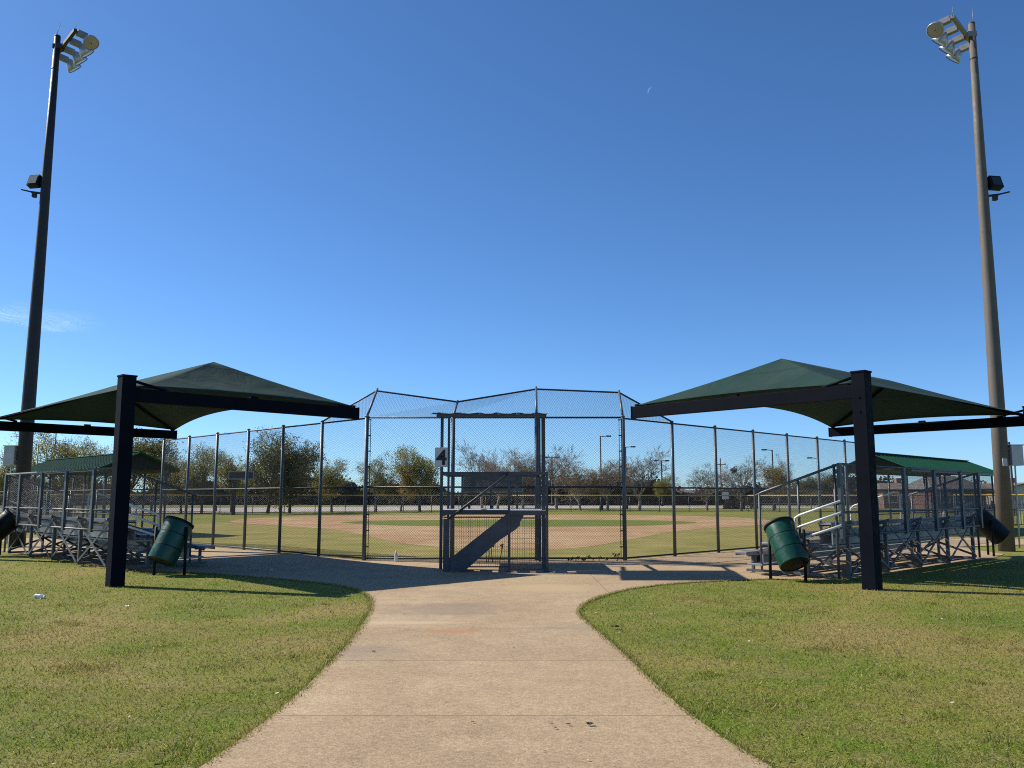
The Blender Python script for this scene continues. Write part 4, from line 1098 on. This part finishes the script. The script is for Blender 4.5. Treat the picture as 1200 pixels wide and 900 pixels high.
scrap(152,706,0.037,'small dark leaf on the left lawn above the paper scrap',M['bark'],2,'dead_leaf','leaf',z=.04)
scrap(438,766.5,0.034,'dark curled leaf on the concrete near the left edge of the walk',M['bark'],3,'dead_leaf','leaf',.024)
scrap(602,762,0.019,'tiny dark leaf on the middle of the walk',M['bark'],4,'dead_leaf','leaf',.024)
scrap(691,853,0.050,'largest dark leaf on the walk near the bottom of the photo',M['bark'],5,'dead_leaf','leaf',.024)
scrap(666,853,0.031,'middle dark leaf left of the largest leaf on the walk',M['bark'],6,'dead_leaf','leaf',.024)
scrap(651,857,0.022,'small dark leaf leftmost of the three near leaves on the walk',M['bark'],7,'dead_leaf','leaf',.024)
scrap(554,850,0.022,'lone dark leaf on the walk left of the leaf cluster',M['bark'],8,'dead_leaf','leaf',.024)
scrap(690,895,0.019,'tiny pale pebble-like scrap at the bottom of the walk',M['white'],9,'paper_scrap','litter',.022)
scrap(721,738,0.099,'dark leaf pile on the right lawn edge beside the walk',M['bark'],10,'dead_leaf','leaf',.03)
scrap(318,670.5,0.062,'white cup scrap on the concrete by the left fence foot',M['white'],11,z=.04)
# dry weeds along the foot of the fence
def weed(px, Y, h, n, label, seed):
    r = random.Random(seed); t = thing('dry_weed', label, 'weed', (xat(px,Y,.5),Y,0), group='weeds at the foot of the backstop'); b = MB(); lf = MB()
    for k in range(n):
        x = r.gauss(0,.06*n**.5); hh = h*r.uniform(.7,1.05); pts = [(x,0,0),(x+r.gauss(0,.03),r.gauss(0,.02),hh*.5),(x+r.gauss(0,.05),r.gauss(0,.04),hh)]
        b.tube(pts, [.012,.010,.006], 5, False)
        for _ in range(8):
            c = V(pts[2])+V((r.gauss(0,.03), r.gauss(0,.03), r.uniform(-.2*h,.04))); q = .045; a = V((r.gauss(0,1), r.gauss(0,1), r.gauss(0,1))).normalized(); u = a.orthogonal().normalized(); w_ = a.cross(u); lf.poly([c-u*q,c+w_*q*.5,c+u*q,c-w_*q*.5])
    b.build('stems', M['black'], t); lf.build('leaves', M['leaf_dark'], t)
weed(578,21.2,.46,4,'four dark bare weed stems under the platform stairs',1)
weed(698,21.6,.10,3,'low dark weed left of the right backstop corner post',2)
weed(722,21.6,.20,2,'taller dark weed touching the right backstop corner post',3)
weed(668,21.6,.08,4,'very low dark weed between the platform and the right corner post',4)

# ------------------------------------------------------------------ cloud wisps and the moon
cm = bpy.data.materials.new('cloud_wisp'); cm.use_nodes = True; ct = cm.node_tree; ct.nodes.clear()
T = NT.__new__(NT); T.t = ct
out = T.n('ShaderNodeOutputMaterial'); tl = T.n('ShaderNodeBsdfTranslucent'); tp = T.n('ShaderNodeBsdfTransparent'); mx = T.n('ShaderNodeMixShader')
tl.inputs['Color'].default_value = (.9,.93,.97,1)
oc = T.n('ShaderNodeTexCoord').outputs['Object']; mp = T.n('ShaderNodeMapping'); mp.inputs['Scale'].default_value = (.0035,.0016,1); mp.inputs['Rotation'].default_value = (0,0,R(35)); T.l(oc, mp.inputs['Vector'])
n1 = T.noise(mp.outputs[0], 1.0, 7, .6, 1.2); f = T.ramp(n1, [(.47, 0), (.78, .55)])
gx = T.n('ShaderNodeSeparateXYZ'); T.l(oc, gx.inputs[0])
r_ = T.math('SQRT', T.math('ADD', T.math('POWER', T.math('DIVIDE', gx.outputs[0], 560.0), 2), T.math('POWER', T.math('DIVIDE', gx.outputs[1], 640.0), 2)))
fade = T.ramp(r_, [(.45, 1), (1.0, 0)]); T.l(T.math('MULTIPLY', f, fade), mx.inputs[0])
T.l(tp.outputs[0], mx.inputs[1]); T.l(tl.outputs[0], mx.inputs[2]); T.l(mx.outputs[0], out.inputs['Surface'])
p = at(40, 374, 1500); b = MB(); n = 12
for j in range(n+1):
    for i in range(n+1): b.v.append(((i/n-.5)*1150, (j/n-.5)*1300, 40*math.sin(i*.9)*math.cos(j*.7)))
for j in range(n):
    for i in range(n): q = j*(n+1)+i; b.face([q,q+1,q+n+2,q+n+1], True)
o = b.build('cloud', cm); o.location = p; o.visible_shadow = True; tag(o, 'thin white cloud wisp low in the sky at the left', 'cloud', kind='stuff')
mm = bpy.data.materials.new('moon_lit_crescent'); mm.use_nodes = True; mt = mm.node_tree; mt.nodes.clear()
T.t = mt; out = T.n('ShaderNodeOutputMaterial'); em = T.n('ShaderNodeBsdfDiffuse'); em.inputs['Color'].default_value = (.8,.8,.8,1); tp = T.n('ShaderNodeBsdfTransparent'); mx = T.n('ShaderNodeMixShader'); mx.inputs[0].default_value = .13
T.l(tp.outputs[0], mx.inputs[1]); T.l(em.outputs[0], mx.inputs[2]); T.l(mx.outputs[0], out.inputs['Surface'])
d = ray(763,107).normalized(); mc = V((0,0,H))+d*9000; rr = 36.0; b = MB(); n = 14  # only the sunlit sliver is modelled, so the phase is in the shape
ux = d.cross(V((0,0,1))).normalized(); uz = ux.cross(d)
ring = []
for k in range(n+1):
    a = R(70)+R(155)*k/n; e = math.sin(math.pi*k/n)
    dirn = ux*math.cos(a)+uz*math.sin(a)
    ring.append((mc+dirn*rr-d*2, mc+dirn*(rr*(1-.34*e))-d*(rr*.3+2), mc+dirn*(rr*(1-.2*e))+d*6))
for k in range(n):
    b.poly([ring[k][0], ring[k+1][0], ring[k+1][1], ring[k][1]], True); b.poly([ring[k][1], ring[k+1][1], ring[k+1][2], ring[k][2]], True)
tag(b.build('moon', mm), 'faint pale crescent moon high in the blue sky right of centre', 'moon')
